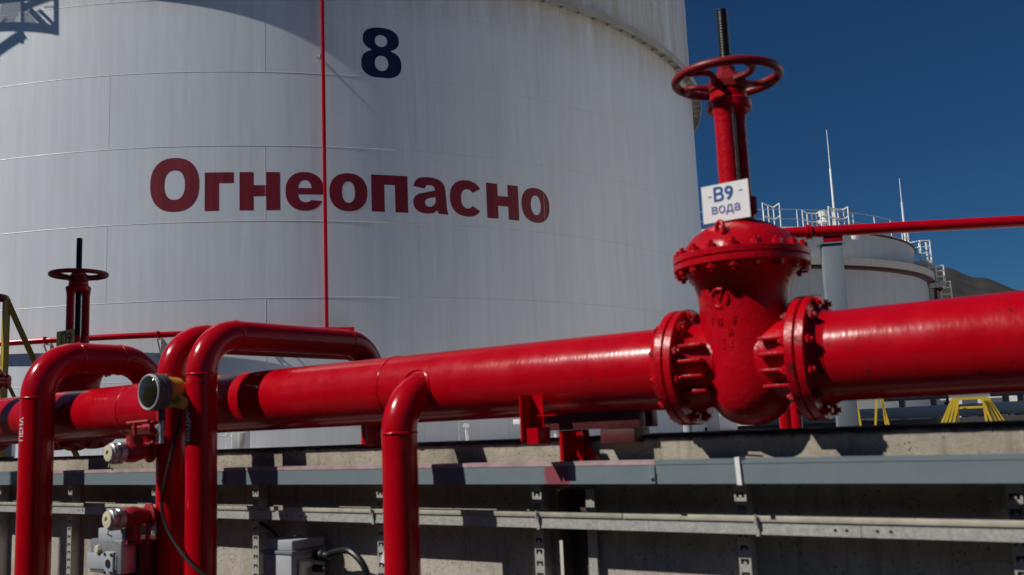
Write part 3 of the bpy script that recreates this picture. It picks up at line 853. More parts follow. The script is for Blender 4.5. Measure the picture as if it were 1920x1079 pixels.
# ---- gate valve
def make_valve(label, loc):
    t = thing('gate_valve', label, 'valve', loc, None)
    L = Vector(loc)
    def fin(n, bm, m='cast', par=None, ang=32):
        bm.transform(Matrix.Translation(L))
        parent_loc[n] = L
        return finish(n, bm, m, par or t, loc=L, ang=ang)
    bm = BM()
    revolve(bm, [(0, -.238), (.045, -.233), (.085, -.218), (.118, -.194), (.143, -.160), (.159, -.118), (.168, -.06), (.171, 0), (.171, .12), (.172, .22), (.176, .265), (.184, .30), (.199, .330), (.222, .350), (.242, .362)], (0, 0, 0), seg=72, sy=0.96)
    body = fin('body', bm)
    for s in (-1, 1):
        bm = BM(); revolve(bm, [(.150, .08), (.156, .16), (.172, .205), (.185, .219)], (0, 0, 0), (s, 0, 0), 64); fin('neck', bm)
        bm = BM(); disc(bm, (s*.218, 0, 0), (s, 0, 0), .226, .032, 64); fin('flange', bm)
        bm = BM(); revolve(bm, [(.196, 0), (.196, .006)], (s*.25, 0, 0), (s, 0, 0), 64); fin('gasket', bm, 'black')
        for zz in (-.10, -.045, .012, .07):
            for fy in (-1, 1):
                bm = BM()
                yb = math.sqrt(max(0.0, .171**2 - zz**2))
                obox(bm, (s*.165, fy*(yb-.005), zz), (.056, 0, 0), (0, .030, 0), (0, 0, .006), 0.003)
                fin('rib', bm)
    for z, n in ((.357, 'body_flange'), (.3865, 'bonnet_flange')):
        bm = BM(); disc(bm, (0, 0, z), (0, 0, 1), .258, .026, 72); fin(n, bm)
    bm = BM(); revolve(bm, [(.225, .412), (.222, .425), (.208, .452), (.178, .488), (.13, .520), (.085, .538), (.06, .545), (.052, .56), (.052, .60), (.04, .605)], seg=64)
    bon = fin('bonnet', bm)
    bm = BM()
    tube(bm, [(.004+.018*math.cos(q), -.187-.010*math.cos(q), .487+.030*math.sin(q)) for q in [2*math.pi*i/20 for i in range(20)]], .0085, 10, closed=True); fin('lifting_lug', bm)
    # yoke
    for s in (-1, 1):
        bm = BM()
        revolve(bm, [(.052, .50), (.044, .56), (.038, .62), (.037, .95), (.045, 1.0), (.05, 1.02)], (0, s*.062, 0), seg=24, sx=1.0, sy=0.72); fin('yoke_arm', bm)
        bm = BM()
        tube(bm, [(-.06+.005, s*.03, .60), (.06, s*.03, .60)], .012, 8); disc(bm, (.0, s*.055, .585), (0, 0, 1), .030, .03, 12)
        disc(bm, (.05, s*.03, .57), (0, 0, 1), .02, .07, 6); fin('gland_bolt', bm)
    bm = BM(); disc(bm, (0, 0, .985), (0, 0, 1), .088, .045, 32, .008); disc(bm, (0, 0, 1.03), (0, 0, 1), .072, .035, 32, .006); fin('yoke_head', bm)
    bm = BM()
    prof = [(.021, .55)]
    z = .56
    while z < 1.405:
        prof += [(.0205, z), (.0225, z+.003), (.0225, z+.006), (.0205, z+.009)]; z += .0115
    prof += [(.020, 1.408), (.015, 1.413)]
    revolve(bm, prof, seg=20); fin('stem', bm, 'steel', ang=60)
    # handwheel
    HZ = 1.122
    bm = BM(); tube(bm, [(.201*math.cos(2*math.pi*i/64), .201*math.sin(2*math.pi*i/64), HZ) for i in range(64)], .0175, 14, closed=True)
    wheel = fin('handwheel', bm, 'wheel')
    bm = BM(); revolve(bm, [(.04, -.055), (.078, -.05), (.08, -.02), (.062, .0), (.05, .012), (.036, .03), (.036, .045)], (0, 0, HZ), seg=8); fin('hub', bm, 'wheel', wheel)
    for k in range(5):
        a = 2*math.pi*k/5 + 0.5
        pts, rad = [], []
        for i in range(9):
            u = i/8
            r = .06 + .135*u
            aa = a + 0.42*math.sin(u*math.pi)*(1-u*0.3)
            pts.append((r*math.cos(aa), r*math.sin(aa), HZ - .025 + .022*u))
            rad.append(.0185 - .006*math.sin(u*math.pi))
        bm = BM(); tube(bm, pts, rad, 10); fin('spoke', bm, 'wheel', wheel)
    # raised casting marks on the front of the body
    def surf(a, z, o=0.0):
        r = .1715 + (0.0 if z < .19 else (z-.19)*0.10) + o
        if z > .25: r += (z-.25)*.22
        return Vector((r*math.sin(a), -r*.96*math.cos(a), z))
    bm = BM()
    a0 = -0.16
    for seg_ in ((60, 160), (185, 290), (310, 395)):
        tube(bm, [surf(a0 + .033*math.cos(R(q))/.171, .235 + .033*math.sin(R(q)), .001) for q in range(seg_[0], seg_[1]+1, 10)], .0048, 8)
    tube(bm, [surf(a0-.07, .252), surf(a0-.005, .222), surf(a0+.07, .255)], .004, 6)
    tube(bm, [surf(a0-.16, .268), surf(a0+.12, .272)], .0045, 6)
    strokes = [((-.42, .165), (-.42, .14)), ((-.42, .165), (-.36, .165)), ((-.24, .16), (-.24, .135)), ((-.18, .158), (-.14, .158)), ((-.18, .158), (-.18, .147)), ((-.18, .147), (-.14, .143)), ((-.14, .143), (-.18, .133)),
               ((.12, .165), (.12, .135)), ((.12, .165), (.19, .163)), ((.12, .15), (.17, .149)), ((0, .115), (0, .095)), ((.06, .115), (.06, .095)), ((0, .106), (.06, .106))]
    for p, q in strokes: tube(bm, [surf(p[0], p[1], .001), surf(q[0], q[1], .001)], .0036, 6)
    for z in (.082, .066, .05): tube(bm, [surf(-.15, z, .0), surf(-.13, z, .0)], .0045, 6)
    for z in (.066, .054): tube(bm, [surf(.02, z, .0), surf(.05, z, .0)], .0036, 6)
    fin('cast_mark', bm)['kind'] = 'stuff'
    # bolts
    for s in (-1, 1):
        for k in range(12):
            a = 2*math.pi*(k+.5)/12
            o = bpy.data.objects.new('bolt', BOLT_F2 if (k*5+s) % 3 == 0 else BOLT_F); COL.objects.link(o); o.parent = t
            o.location = (s*.253, .200*math.cos(a), .200*math.sin(a)); o.rotation_euler = (a, math.pi/2, 0) if False else (0, math.pi/2, 0)
    for k in range(18):
        a = 2*math.pi*(k+.3)/18
        o = bpy.data.objects.new('bolt', BOLT_B); COL.objects.link(o); o.parent = t
        o.location = (.236*math.cos(a), .236*math.sin(a), .385); o.rotation_euler = (0, 0, a)
    return t
valve = make_valve('big red gate valve with black threaded stem above the right half of the wall', (VX, PY, PZ))
v2_ = copy_tree(valve)
v2_.location = (-7.04, 4.02, PZ)
tag(v2_, 'smaller looking dark red gate valve behind the left pipe arch', 'valve')
v3_ = copy_tree(valve)
v3_.location = (-8.60, 4.02, PZ)
tag(v3_, 'gate valve at the left edge, only its handwheel rim in view', 'valve')
for o in (valve, v2_, v3_): o['group'] = 'red gate valves on the pipes'

# second main behind, carrying the two far valves
bm = BM()
for a, b in ((-14, -8.60-.288), (-8.60+.288, -7.04-.288), (-7.04+.288, -5.7)):
    tube(bm, [(a, 4.02, PZ), (b, 4.02, PZ)], PR, 48)
fm = thing('foam_main', 'red pipe behind the water main, carrying the valves on the left', 'pipe', (-8, 4.02, PZ))
finish('pipe', bm, 'red', fm)
for x, s in ((-8.60-.256, -1), (-8.60+.256, 1), (-7.04-.256, -1), (-7.04+.256, 1)):
    bm = BM(); disc(bm, (x, 4.02, PZ), (s, 0, 0), .226, .032, 64); finish('flange', bm, 'cast', fm)

# ---- sign plates
def plate_sign(name, label, cx, y, z, w, h, m, texts):
    t = thing(name, label, 'sign', (cx, y, z))
    bm = BM(); box(bm, (cx-w/2, y-.0015, z-h/2), (cx+w/2, y+.0015, z+h/2)); finish('plate', bm, m, t)
    for body, size, off, u, v, mm in texts:
        bm = text_mesh(body, size, 0.0, 0.0003)
        xs = [q.co.x for q in bm.verts]; x0, x1 = min(xs), max(xs)
        me0 = bpy.data.meshes.new('t'); bm.to_mesh(me0)
        for k in range(4):                      # layered print: strokes widened by shifted passes
            ang_ = k*math.pi/2+.6
            sx_, sz_ = off*math.cos(ang_), off*math.sin(ang_)
            n0 = len(bm.verts)
            bm.from_mesh(me0); bm.verts.ensure_lookup_table()
            for q in bm.verts[n0:]: q.co += Vector((sx_, sz_, .00007*(k+1)))
        bpy.data.meshes.remove(me0)
        for q in bm.verts:
            q.co = Vector((cx-w/2+u*w + (q.co.x-(x0+x1)/2), y-.0024-q.co.z, z-h/2+v*h+q.co.y))
        finish('sign_text', bm, mm, t, smooth=False)
    return t
b9 = plate_sign('valve_sign', 'white plate reading В9 вода on the big right valve', -1.400, 3.355, 2.4135, .188, .1445, 'signwhite',
           [('В9', .074, .0016, .47, .55, 'blue'), ('вода', .052, .0005, .50, .22, 'violet')])
for dx, dz in ((-.062, .030), (.062, .036)):
    bm = BM(); bar(bm, (-1.400+dx-.007, 3.353, 2.4135+dz), (-1.400+dx+.007, 3.353, 2.4135+dz), .004, .004); finish('wire_tie', bm, 'galv', b9)
bm = BM(); tube(bm, [(-1.400, 3.357, 2.46), (-1.403, 3.43, 2.46)], .004, 6); finish('wire_tie', bm, 'galv', b9)
p9 = plate_sign('valve_sign', 'small yellow plate with black П9 on the left valve', -6.995, 3.90, 2.41, .25, .15, 'yellowsign',
           [('П9', .13, .0025, .56, .26, 'blackprint')])

# ---- bent branch pipes
def bent(name, label, pts_r, r, seg=40, group=None, m='red'):
    t = thing(name, label, 'pipe', pts_r[0], group)
    return t
def loop_pipe(label, x, y0, y1, zc, rb, r, zb, welds=True):
    t = thing('branch_pipe', label, 'pipe', (x, y0, zb), 'red pipes bent over the water main')
    pts = [(x, y0, zb), (x, y0, zb+.6)] + arcpts((x, y0, zc-rb), (x, y0, zc), (x, y0+rb, zc), 14) + arcpts((x, y1-rb, zc), (x, y1, zc), (x, y1, zc-rb), 14) + [(x, y1, 1.0)]
    bm = BM(); tube(bm, pts, r, 48); finish('pipe', bm, 'red', t)
    for p, d in (((x, y0, zc-rb), (0, 0, 1)), ((x, y0+rb, zc), (0, 1, 0)), ((x, y1-rb, zc), (0, 1, 0))):
        weld(t, p, d, r)
    return t
def stencil(parent, text, x, y, r, a, zlow, size):
    """text running up a vertical pipe, centred at azimuth a (from -Y towards -X)"""
    bm = text_mesh(text, size, .0005, 0.0)
    ys = [v.co.y for v in bm.verts]; y0, y1 = min(ys), max(ys); ym = (y0+y1)/2
    k = 1
    while y0+k*.003 < y1:
        bmesh.ops.bisect_plane(bm, geom=bm.verts[:]+bm.edges[:]+bm.faces[:], plane_co=(0, y0+k*.003, 0), plane_no=(0, 1, 0)); k += 1
    for v in bm.verts:
        q = a + (v.co.y-ym)/r
        rr = r + .0012
        v.co = Vector((x - rr*math.sin(q), y - rr*math.cos(q), zlow + v.co.x))
    finish('stencil_text', bm, 'stencil', parent, smooth=False)
w1 = loop_pipe('red arch pipe stencilled ВОДА, right one of the close pair', -4.252, 3.114, 4.38, 2.165, .215, .0795, -.05)
stencil(w1, 'ВОДА', -4.252, 3.114, .0795, R(1), 1.605, .05)
w2 = loop_pipe('red arch pipe behind the gauge, left one of the close pair', -4.505, 3.114, 4.66, 2.165, .215, .0795, -.05)
f1 = loop_pipe('wider red arch pipe stencilled ПЕНА at the far left', -6.05, 3.20, 4.02, 2.183, .26, .1025, -.05)
stencil(f1, 'ПЕНА', -6.05, 3.20, .1025, R(-3), 1.65, .055)
dp = thing('branch_pipe', 'red elbow pipe dropping from the front of the water main', 'pipe', (-2.945, 3.21, 0), 'red pipes bent over the water main')
del dp['group']
dx_, dy_ = -2.945, 3.195
bm = BM(); tube(bm, [(dx_, dy_, -.05), (dx_, dy_, 1.0)] + arcpts((dx_, dy_, 1.597), (dx_, dy_, 1.805), (dx_, dy_+.208, 1.805), 16), .0795, 48); finish('pipe', bm, 'red', dp)
weld(dp, (dx_, dy_, 1.602), (0, 0, 1), .0795)
# fillet weld where the elbow runs into the main
bm = BM()
ring = []
for i in range(48):
    q = 2*math.pi*i/48
    xx, zz = dx_+.0815*math.cos(q), 1.805+.0815*math.sin(q)
    dz = zz-PZ
    ring.append((xx, PY-math.sqrt(PR*PR-dz*dz)-.001, zz))
tube(bm, ring, .006, 8, closed=True); finish('weld_ring', bm, 'red', dp)

# ---- pipe supports
sp = thing('pipe_support', 'red steel pipe support with guide plate under the middle of the water main', 'pipe support', (-2.2, 3.46, 1.2))
bm = BM()
box(bm, (-2.255, 3.435, 1.40), (-2.14, 3.443, 1.584)); box(bm, (-2.255, 3.487, 1.40), (-2.14, 3.495, 1.584)); box(bm, (-2.21, 3.443, 1.40), (-2.20, 3.487, 1.584))
finish('post', bm, 'red', sp)
bm = BM(); box(bm, (-2.33, 3.425, 1.585), (-1.86, 3.475, 1.660), .004); finish('saddle_beam', bm, 'maroon', sp)
bm = BM(); box(bm, (-2.33, 3.53, 1.585), (-1.86, 3.58, 1.660), .004); finish('saddle_beam', bm, 'maroon', sp)
bm = BM(); box(bm, (-2.05, 3.43, 1.525), (-1.89, 3.56, 1.584), .003); finish('cross_channel', bm, 'maroon', sp)
bm = BM()
box(bm, (-2.315, 3.24, 1.545), (-2.307, 3.325, 1.735)); box(bm, (-2.307, 3.317, 1.545), (-2.25, 3.325, 1.735))
finish('guide_angle', bm, 'red', sp)
bm = BM(); box(bm, (-2.29, 3.25, 1.535), (-2.235, 3.34, 1.60)); finish('guide_lug', bm, 'red', sp)
bm = BM(); box(bm, (-2.25, 3.27, 1.646), (-2.16, 3.36, 1.652)); finish('shelf_plate', bm, 'red', sp)
bm = BM()
g = [bm.verts.new(p) for p in ((-2.139, 3.46, 1.46), (-2.139, 3.46, 1.53), (-2.08, 3.46, 1.46), (-2.139, 3.468, 1.46), (-2.139, 3.468, 1.53), (-2.08, 3.468, 1.46))]
for q in ((0, 1, 2), (3, 5, 4), (0, 2, 5, 3), (2, 1, 4, 5), (1, 0, 3, 4)): bm.faces.new([g[i] for i in q])
finish('gusset', bm, 'red', sp)
sp2 = thing('pipe_support', 'dark red stub post under the water main beside the red elbow pipe', 'pipe support', (-3.40, 3.56, 1.54))
bm = BM(); tube(bm, [(-3.40, 3.565, 1.545), (-3.40, 3.565, 1.70)], .085, 28); finish('post', bm, 'redold', sp2)
bm = BM(); box(bm, (-3.52, 3.506, 1.546), (-3.28, 3.68, 1.556)); finish('base_plate', bm, 'redold', sp2)

# ================================================================== CABLE TRAY AND STRUT ON THE WALL
tray = thing('cable_tray', 'long blue grey metal cable tray fixed along the wall top', 'cable tray', (-3, 3.43, 1.36))
TY0, TY1, TZ0, TZ1 = 3.38, 3.432, 1.366, 1.449
edges = [-9.2, -6.55, -4.40, -1.778, 0.55, 3.0]
for i, (a, b) in enumerate(zip(edges, edges[1:])):
    bm = BM()
    y = TY0 + (0.0025 if i % 2 else 0)
    box(bm, (a+.0015, y, TZ0), (b-.0015, y+.004, TZ1))
    box(bm, (a+.0015, y+.004, TZ0), (b-.0015, 3.497, TZ0+.004))
    box(bm, (a+.0015, y+.004, TZ0+.0045), (b-.0015, y+.012, TZ0+.0085))
    ts = finish('tray_segment', bm, 'traystain' if i == 2 else 'tray', tray)
    bm = BM(); box(bm, (a+.0015, y-.002, TZ1-.010), (b-.0015, y-.0002, TZ1+.004)); box(bm, (a+.0015, y-.002, TZ1+.0042), (b-.0015, TY1, TZ1+.0075))
    finish('tray_lid', bm, 'traylip' if i in (1, 2) else 'tray', tray)
for x in (-4.40, -1.778):
    bm = BM(); box(bm, (x-.03, TY0-.0055, TZ0+.001), (x-.004, TY0-.003, TZ1-.011)); finish('joint_plate', bm, 'tray', tray)
    bm = BM(); revolve(bm, [(.0075, 0), (.0075, .004), (.004, .008), (0, .009)], (x-.016, TY0-.006, TZ0+.022), (0, -1, 0), 14); finish('bolt', bm, 'alu', tray)
for x in (-6.9, -5.2, -3.62, -2.62, -1.62, -.62, .3):
    bm = BM(); box(bm, (x-.02, TY0+.02, TZ0-.008), (x+.02, TY1+.20, TZ0-.001)); finish('tray_bracket', bm, 'galv', tray)

tie = thing('cable_tie', 'white plastic strap wrapped round the grey cable tray', 'strap', (-1.437, TY0, 1.36))
bm = BM()
loop = [(TY0-.007, TZ0-.004), (TY0-.007, TZ1+.012), (TY0+.03, TZ1+.013), (TY0+.03, TZ1+.010), (TY0-.004, TZ1+.009), (TY0-.004, TZ0-.004)]
x0, x1, x2, x3 = -1.446, -1.428, -1.447, -1.429
A = [bm.verts.new((x0 - (0.004 if z > 1.42 else 0), y, z)) for y, z in loop]; B = [bm.verts.new((x1 - (0.004 if z > 1.42 else 0), y, z)) for y, z in loop]
for i in range(6):
    j = (i+1) % 6
    bm.faces.new((A[i], A[j], B[j], B[i]))
bm.faces.new(A[::-1]); bm.faces.new(B)
finish('strap_band', bm, 'signwhite', tie)
bm = BM(); tube(bm, [(-1.43, TY0-.006, TZ1+.013), (-1.405, TY0-.004, TZ1+.020), (-1.375, TY0+.01, TZ1+.017), (-1.35, TY0+.02, TZ1+.014)], .0035, 6); finish('strap_tail', bm, 'hose', tie)

strut = thing('strut_rail', 'galvanized strut channel running along the wall below the cable tray', 'rail', (-3, 3.5, 1.17))
SY0, SY1, SZ0, SZ1 = 3.490, 3.534, 1.173, 1.219
sed = [-9.2, -6.1, -3.98, -1.05, 3.0]
for i, (a, b) in enumerate(zip(sed, sed[1:])):
    bm = BM()
    a2, b2 = a+.001, b-.001
    box(bm, (a2, SY0, SZ0), (b2, SY0+.003, SZ1)); box(bm, (a2, SY0+.003, SZ1-.003), (b2, SY1, SZ1)); box(bm, (a2, SY0+.003, SZ0), (b2, SY1, SZ0+.003))
    finish('strut_segment', bm, 'galv', strut)
    for hx in ((a+.10, a+.055, b-.05, b-.09) if i else ()):
        bm = BM(); revolve(bm, [(.0052, 0), (.0052, .0012)], (hx, SY0-.0006, 1.196), (0, -1, 0), 14); finish('bolt_hole', bm, 'black', strut)
for a, b in ((-9.2, -5.9), (-5.897, -4.13), (-4.05, -2.0), (-1.997, 3.0)):
    bm = BM(); box(bm, (a, 3.483, SZ1+.0006), (b, 3.516, SZ1+.0235), .003); finish('cable_duct', bm, 'duct', strut)
for x in (-6.6, -3.405, -2.42, -1.43):
    bm = BM()
    box(bm, (x-.004, SY0-.007, SZ0-.006), (x+.010, SY0-.001, SZ1+.016))
    box(bm, (x-.008, SY0-.012, SZ1+.008), (x+.014, SY0+.02, SZ1+.015))
    tube(bm, [(x+.003, SY0-.018, SZ1+.028), (x+.003, SY0-.018, SZ1-.01)], .005, 8)
    finish('strut_clamp', bm, 'galv', strut)

# perforated uprights on the wall face
post_x = [-2.478 + .955*k for k in range(-5, 4)]
for k, x in enumerate(post_x):
    desc = {5: 'left one of two in full view', 6: 'right one of two in full view'}
    t = thing('slotted_upright', 'slotted galvanized upright on the wall under the tray', 'upright', (x, 3.6, 0.1), 'slotted uprights along the wall')
    bm = BM()
    y0, y1, w = 3.572, 3.638, .0245
    ztop, z = 1.36, .12
    box(bm, (x-w, y0, .1), (x-.017, y0+.003, ztop)); box(bm, (x+.017, y0, .1), (x+w, y0+.003, ztop))
    while z < ztop-.02:
        box(bm, (x-.0168, y0+.0002, z), (x+.0168, y0+.0028, min(ztop, z+.030)))
        box(bm, (x-.006, y0+.0004, z+.0302), (x+.006, y0+.0026, z+.040))
        z += .050
    finish('slotted_face', bm, 'galv', t)
    bm = BM(); box(bm, (x-w, y0+.0032, .1), (x-w+.003, y1, ztop)); box(bm, (x+w-.003, y0+.0032, .1), (x+w, y1, ztop)); finish('side_flange', bm, 'galv', t)
    t['label'] = {0: 'slotted galvanized upright on the wall left of the foam pipe', 1: 'slotted galvanized upright on the wall just right of the foam pipe', 2: 'slotted galvanized upright on the wall behind the actuator box',
                  3: 'slotted galvanized upright on the wall between the arch pipes and the junction box', 4: 'slotted galvanized upright close beside the red elbow pipe', 5: 'slotted galvanized upright next to the brown steel post on the wall',
                  6: 'slotted galvanized upright on the wall below the white strap', 7: 'slotted galvanized upright at the right edge of the wall'}.get(k, 'slotted galvanized upright on the wall beyond the right edge')
stp = thing('steel_post', 'brown steel post with pale plate standing against the wall', 'post', (-2.27, 3.6, 0))
bm = BM(); box(bm, (-2.345, 3.54, 0), (-2.338, 3.636, 1.33)); box(bm, (-2.338, 3.628, 0), (-2.245, 3.636, 1.33)); finish('angle_iron', bm, 'brown', stp)
bm = BM(); box(bm, (-2.242, 3.60, 0), (-2.20, 3.61, 1.33)); finish('pale_plate', bm, 'galv', stp)
bm = BM(); box(bm, (-2.345, 3.536, .1), (-2.330, 3.5395, 1.12)); finish('cream_edge', bm, 'cream', stp)

# ================================================================== GAUGE AND HYDRANT FITTINGS (on the left water pipe)
gx, gy, gz = -4.37, 2.93, 1.862
ga = thing('pressure_gauge', 'round yellow and grey gauge with glass face in front of the arch pipes', 'gauge', (gx, gy, gz))
bm = BM(); revolve(bm, [(.088, -.045), (.094, -.04), (.094, .03), (.086, .036)], (gx, gy, gz), (0, 1, 0), 40); revolve(bm, [(.0945, -.01), (.0965, -.006), (.0965, .0), (.0945, .004)], (gx, gy, gz), (0, 1, 0), 40); finish('bezel_ring', bm, 'greydark', ga)
bm = BM(); tube(bm, [(gx+.086*math.cos(2*math.pi*i/48), gy-.046, gz+.086*math.sin(2*math.pi*i/48)) for i in range(48)], .006, 8, closed=True); finish('glass_rim', bm, 'greylight', ga)
bm = BM(); revolve(bm, [(.080, -.002), (.080, 0), (.074, .005), (.062, .010), (.045, .0145), (.024, .0175), (0, .0185)], (gx, gy-.0475, gz), (0, -1, 0), 40)
for v in bm.verts: pass
finish('glass_face', bm, M['glass'], ga)
M['gaugeface'] = mat('dark dial face', (0.035, 0.033, 0.012), 0.35, var=0.4, scale=25)
bm = BM(); revolve(bm, [(.078, 0), (.078, .001)], (gx, gy-.0455, gz), (0, -1, 0), 40); finish('dial_face', bm, 'gaugeface', ga)
bm = BM(); revolve(bm, [(.08, .036), (.082, .06), (.076, .12), (.055, .14), (.05, .17), (.046, .175)], (gx, gy, gz), (0, 1, 0), 32)
revolve(bm, [(.03, 0), (.034, .02), (.03, .09), (.02, .10)], (gx+.03, gy+.08, gz-.03), (.75, 0, -.3), 16)
tube(bm, [(gx, gy+.06, gz+.078), (gx, gy+.06, gz+.095)], .014, 8)
tube(bm, [(gx+.04, gy+.11, gz-.05), (gx+.045, gy+.115, gz-.085)], .022, 10)
finish('housing', bm, 'gaugeyellow', ga)
bm = BM(); tube(bm, [(gx, gy+.03, gz-.09), (gx, gy+.03, gz-.145)], .018, 12); finish('swivel_neck', bm, 'greydark', ga)
bm = BM(); tube(bm, [(gx, gy+.03, gz-.145), (gx, gy+.03, gz-.205)], .016, 12); tube(bm, [(gx, gy+.03, gz-.205), (gx, gy+.03, gz-.26)], .012, 6); finish('nipple', bm, 'alu', ga)
bm = BM(); tube(bm, [(gx+.01, gy+.03, gz-.185), (gx-.075, gy+.05, gz-.175)], .011, 10); revolve(bm, [(.017, 0), (.017, .018)], (gx-.03, gy+.04, gz-.178), (-1, .2, .1), 6); finish('impulse_elbow', bm, 'alu', ga)
bm = BM(); tube(bm, [(gx-.07, gy+.05, gz-.175), (gx-.20, gy+.06, gz-.172)], .017, 10); tube(bm, [(gx-.20, gy+.06, gz-.172), (gx-.30, gy+.06, gz-.170)], .009, 8)
disc(bm, (gx-.085, gy+.05, gz-.175), (-1, 0, 0), .034, .016, 16, .002); finish('needle_valve', bm, 'redold', ga)

def hydrant(label, x, y, z, stem):
    t = thing('hydrant_valve', label, 'hydrant valve', (x, y, z), 'hose valves on the left water pipe')
    ax = Vector((-.05, -1, 0)).normalized()
    o = Vector((x, y, z))
    bm = BM(); revolve(bm, [(.030, -.06), (.030, .03), (.050, .034), (.050, .048), (.036, .052), (.042, .09), (.055, .13), (.052, .175), (.044, .19)], o, ax, 32); finish('valve_body', bm, 'redold', t)
    bm = BM(); revolve(bm, [(.056, .035), (.06, .037), (.06, .05), (.056, .052)], o, ax, 32); finish('flange', bm, 'redold', t)
    bm = BM(); revolve(bm, [(.044, .19), (.052, .195), (.052, .225), (.046, .23), (.050, .24), (.050, .262), (.044, .266)], o, ax, 28)
    for k in range(3):
        a = 2*math.pi*k/3+.6
        p = o + ax*.228 + Vector((math.cos(a), 0, math.sin(a)))*.050
        obox(bm, p, ax*.026, Vector((math.cos(a), 0, math.sin(a)))*.008, Vector((-math.sin(a), 0, math.cos(a)))*.012, .002)
    finish('coupling', bm, 'alu', t)
    bm = BM(); revolve(bm, [(.043, .266), (.041, .276), (.016, .279), (.014, .270), (0, .270)], o, ax, 24); finish('end_cap', bm, 'ivory', t)
    bm = BM(); q = o + ax*.13
    if stem:
        tube(bm, [q+Vector((0, 0, .03)), q+Vector((0, 0, .085))], .042, 16); tube(bm, [q+Vector((0, 0, .08)), q+Vector((0, 0, .15))], .011, 8)
        tube(bm, [q+Vector((-.07, 0, .15)), q+Vector((.09, 0.02, .155))], .008, 8)
    else:
        tube(bm, [q+Vector((0, 0, -.03)), q+Vector((.0, 0, -.12))], .036, 16)
        tube(bm, [q+Vector((.035*math.cos(i), .035*math.sin(i), -.13)) for i in [k*2*math.pi/16 for k in range(16)]], .009, 8, closed=True)
        tube(bm, [q+Vector((.05, .05, -.05)), q+Vector((.05, .05, -.14))], .012, 8)
    finish('spindle', bm, 'redold', t)
    bm = BM(); tube(bm, [o+ax*.262+Vector((0, 0, -.045)), o+ax*.27+Vector((0, 0, -.07)), o+ax*.25+Vector((.01, 0, -.085))], .004, 6); finish('chain', bm, 'galv', t)
    return t
hydrant('upper red hose valve with ivory cap on the left water pipe', -4.545, 3.055, 1.565, True)
hydrant('lower red hose valve with ivory cap above the grey actuator box', -4.545, 3.055, 1.235, False)

act = thing('valve_actuator', 'grey aluminium actuator box with plug socket below the lower hose valve', 'actuator', (-4.68, 2.93, .7))
bx0, bx1, by, bz0, bz1 = -4.84, -4.555, 2.86, .955, 1.125
bm = BM(); box(bm, (bx0, by, bz0), (bx1, by+.09, bz1), .008); finish('cover', bm, 'alu', act)
bm = BM(); box(bm, (bx0+.06, by+.01, bz1), (bx1-.01, by+.085, bz1+.055), .004); finish('top_box', bm, 'greylight', act)
bm = BM(); box(bm, (bx0-.015, by-.006, bz0+.02), (bx1-.035, by+.004, bz0+.10), .004); finish('terminal_cover', bm, 'greylight', act)
bm = BM(); revolve(bm, [(.024, 0), (.024, .008), (.019, .02), (0, .021)], (bx0+.09, by, bz1-.05), (0, -1, 0), 6); finish('hex_plug', bm, 'ivory', act)
cx_, cz_ = bx1-.085, bz0+.055
bm = BM(); obox(bm, (cx_, by-.010, cz_), (.040, 0, 0), (0, .008, 0), (0, 0, .058), .006); finish('socket_plate', bm, 'greylight', act)
bm = BM()
revolve(bm, [(.022, 0), (.022, .003)], (cx_, by-.0185, cz_), (0, -1, 0), 20)
for sx in (-1, 1):
    for sz in (-1, 1): revolve(bm, [(.008, 0), (.008, .004)], (cx_+sx*.028, by-.0185, cz_+sz*.045), (0, -1, 0), 12)
finish('socket_holes', bm, 'black', act)
bm = BM(); box(bm, (bx0+.03, by+.09, bz0-.02), (bx1+.02, by+.30, bz1-.01), .01); finish('gear_case', bm, 'maroon', act)
bm = BM(); disc(bm, (-4.66, 3.02, bz0-.06), (0, 0, 1), .13, .03, 36); disc(bm, (-4.66, 3.02, bz0-.10), (0, 0, 1), .13, .03, 36); tube(bm, [(-4.66, 3.02, .0), (-4.66, 3.02, bz0)], .075, 24); finish('valve_neck', bm, 'redold', act)

jb = thing('junction_box', 'grey metal junction box on the wall near the bottom centre left', 'box', (-3.96, 3.5, .8))
bm = BM(); box(bm, (-4.085, 3.37, .72), (-3.865, 3.60, 1.015), .006); finish('case', bm, 'greylight', jb)
bm = BM(); box(bm, (-4.10, 3.365, 1.016), (-3.855, 3.60, 1.034), .003); finish('lid_rim', bm, 'grey', jb)
bm = BM(); box(bm, (-4.06, 3.378, 1.035), (-3.868, 3.60, 1.085), .005); finish('hood', bm, 'greylight', jb)
bm = BM(); box(bm, (-4.055, 3.3665, .93), (-3.985, 3.369, .985)); finish('type_plate', bm, 'galv', jb)
bm = BM(); box(bm, (-3.862, 3.41, .80), (-3.852, 3.50, .985), .003); finish('side_plate', bm, 'alu', jb)
bm = BM(); revolve(bm, [(.03, 0), (.03, .05), (.022, .06), (.022, .09)], (-3.86, 3.54, .995), (1, 0, 0), 16); revolve(bm, [(.02, 0), (.02, .05), (.013, .055), (.013, .08)], (-3.86, 3.52, .93), (1, 0, 0), 12); finish('cable_gland', bm, 'black', jb)

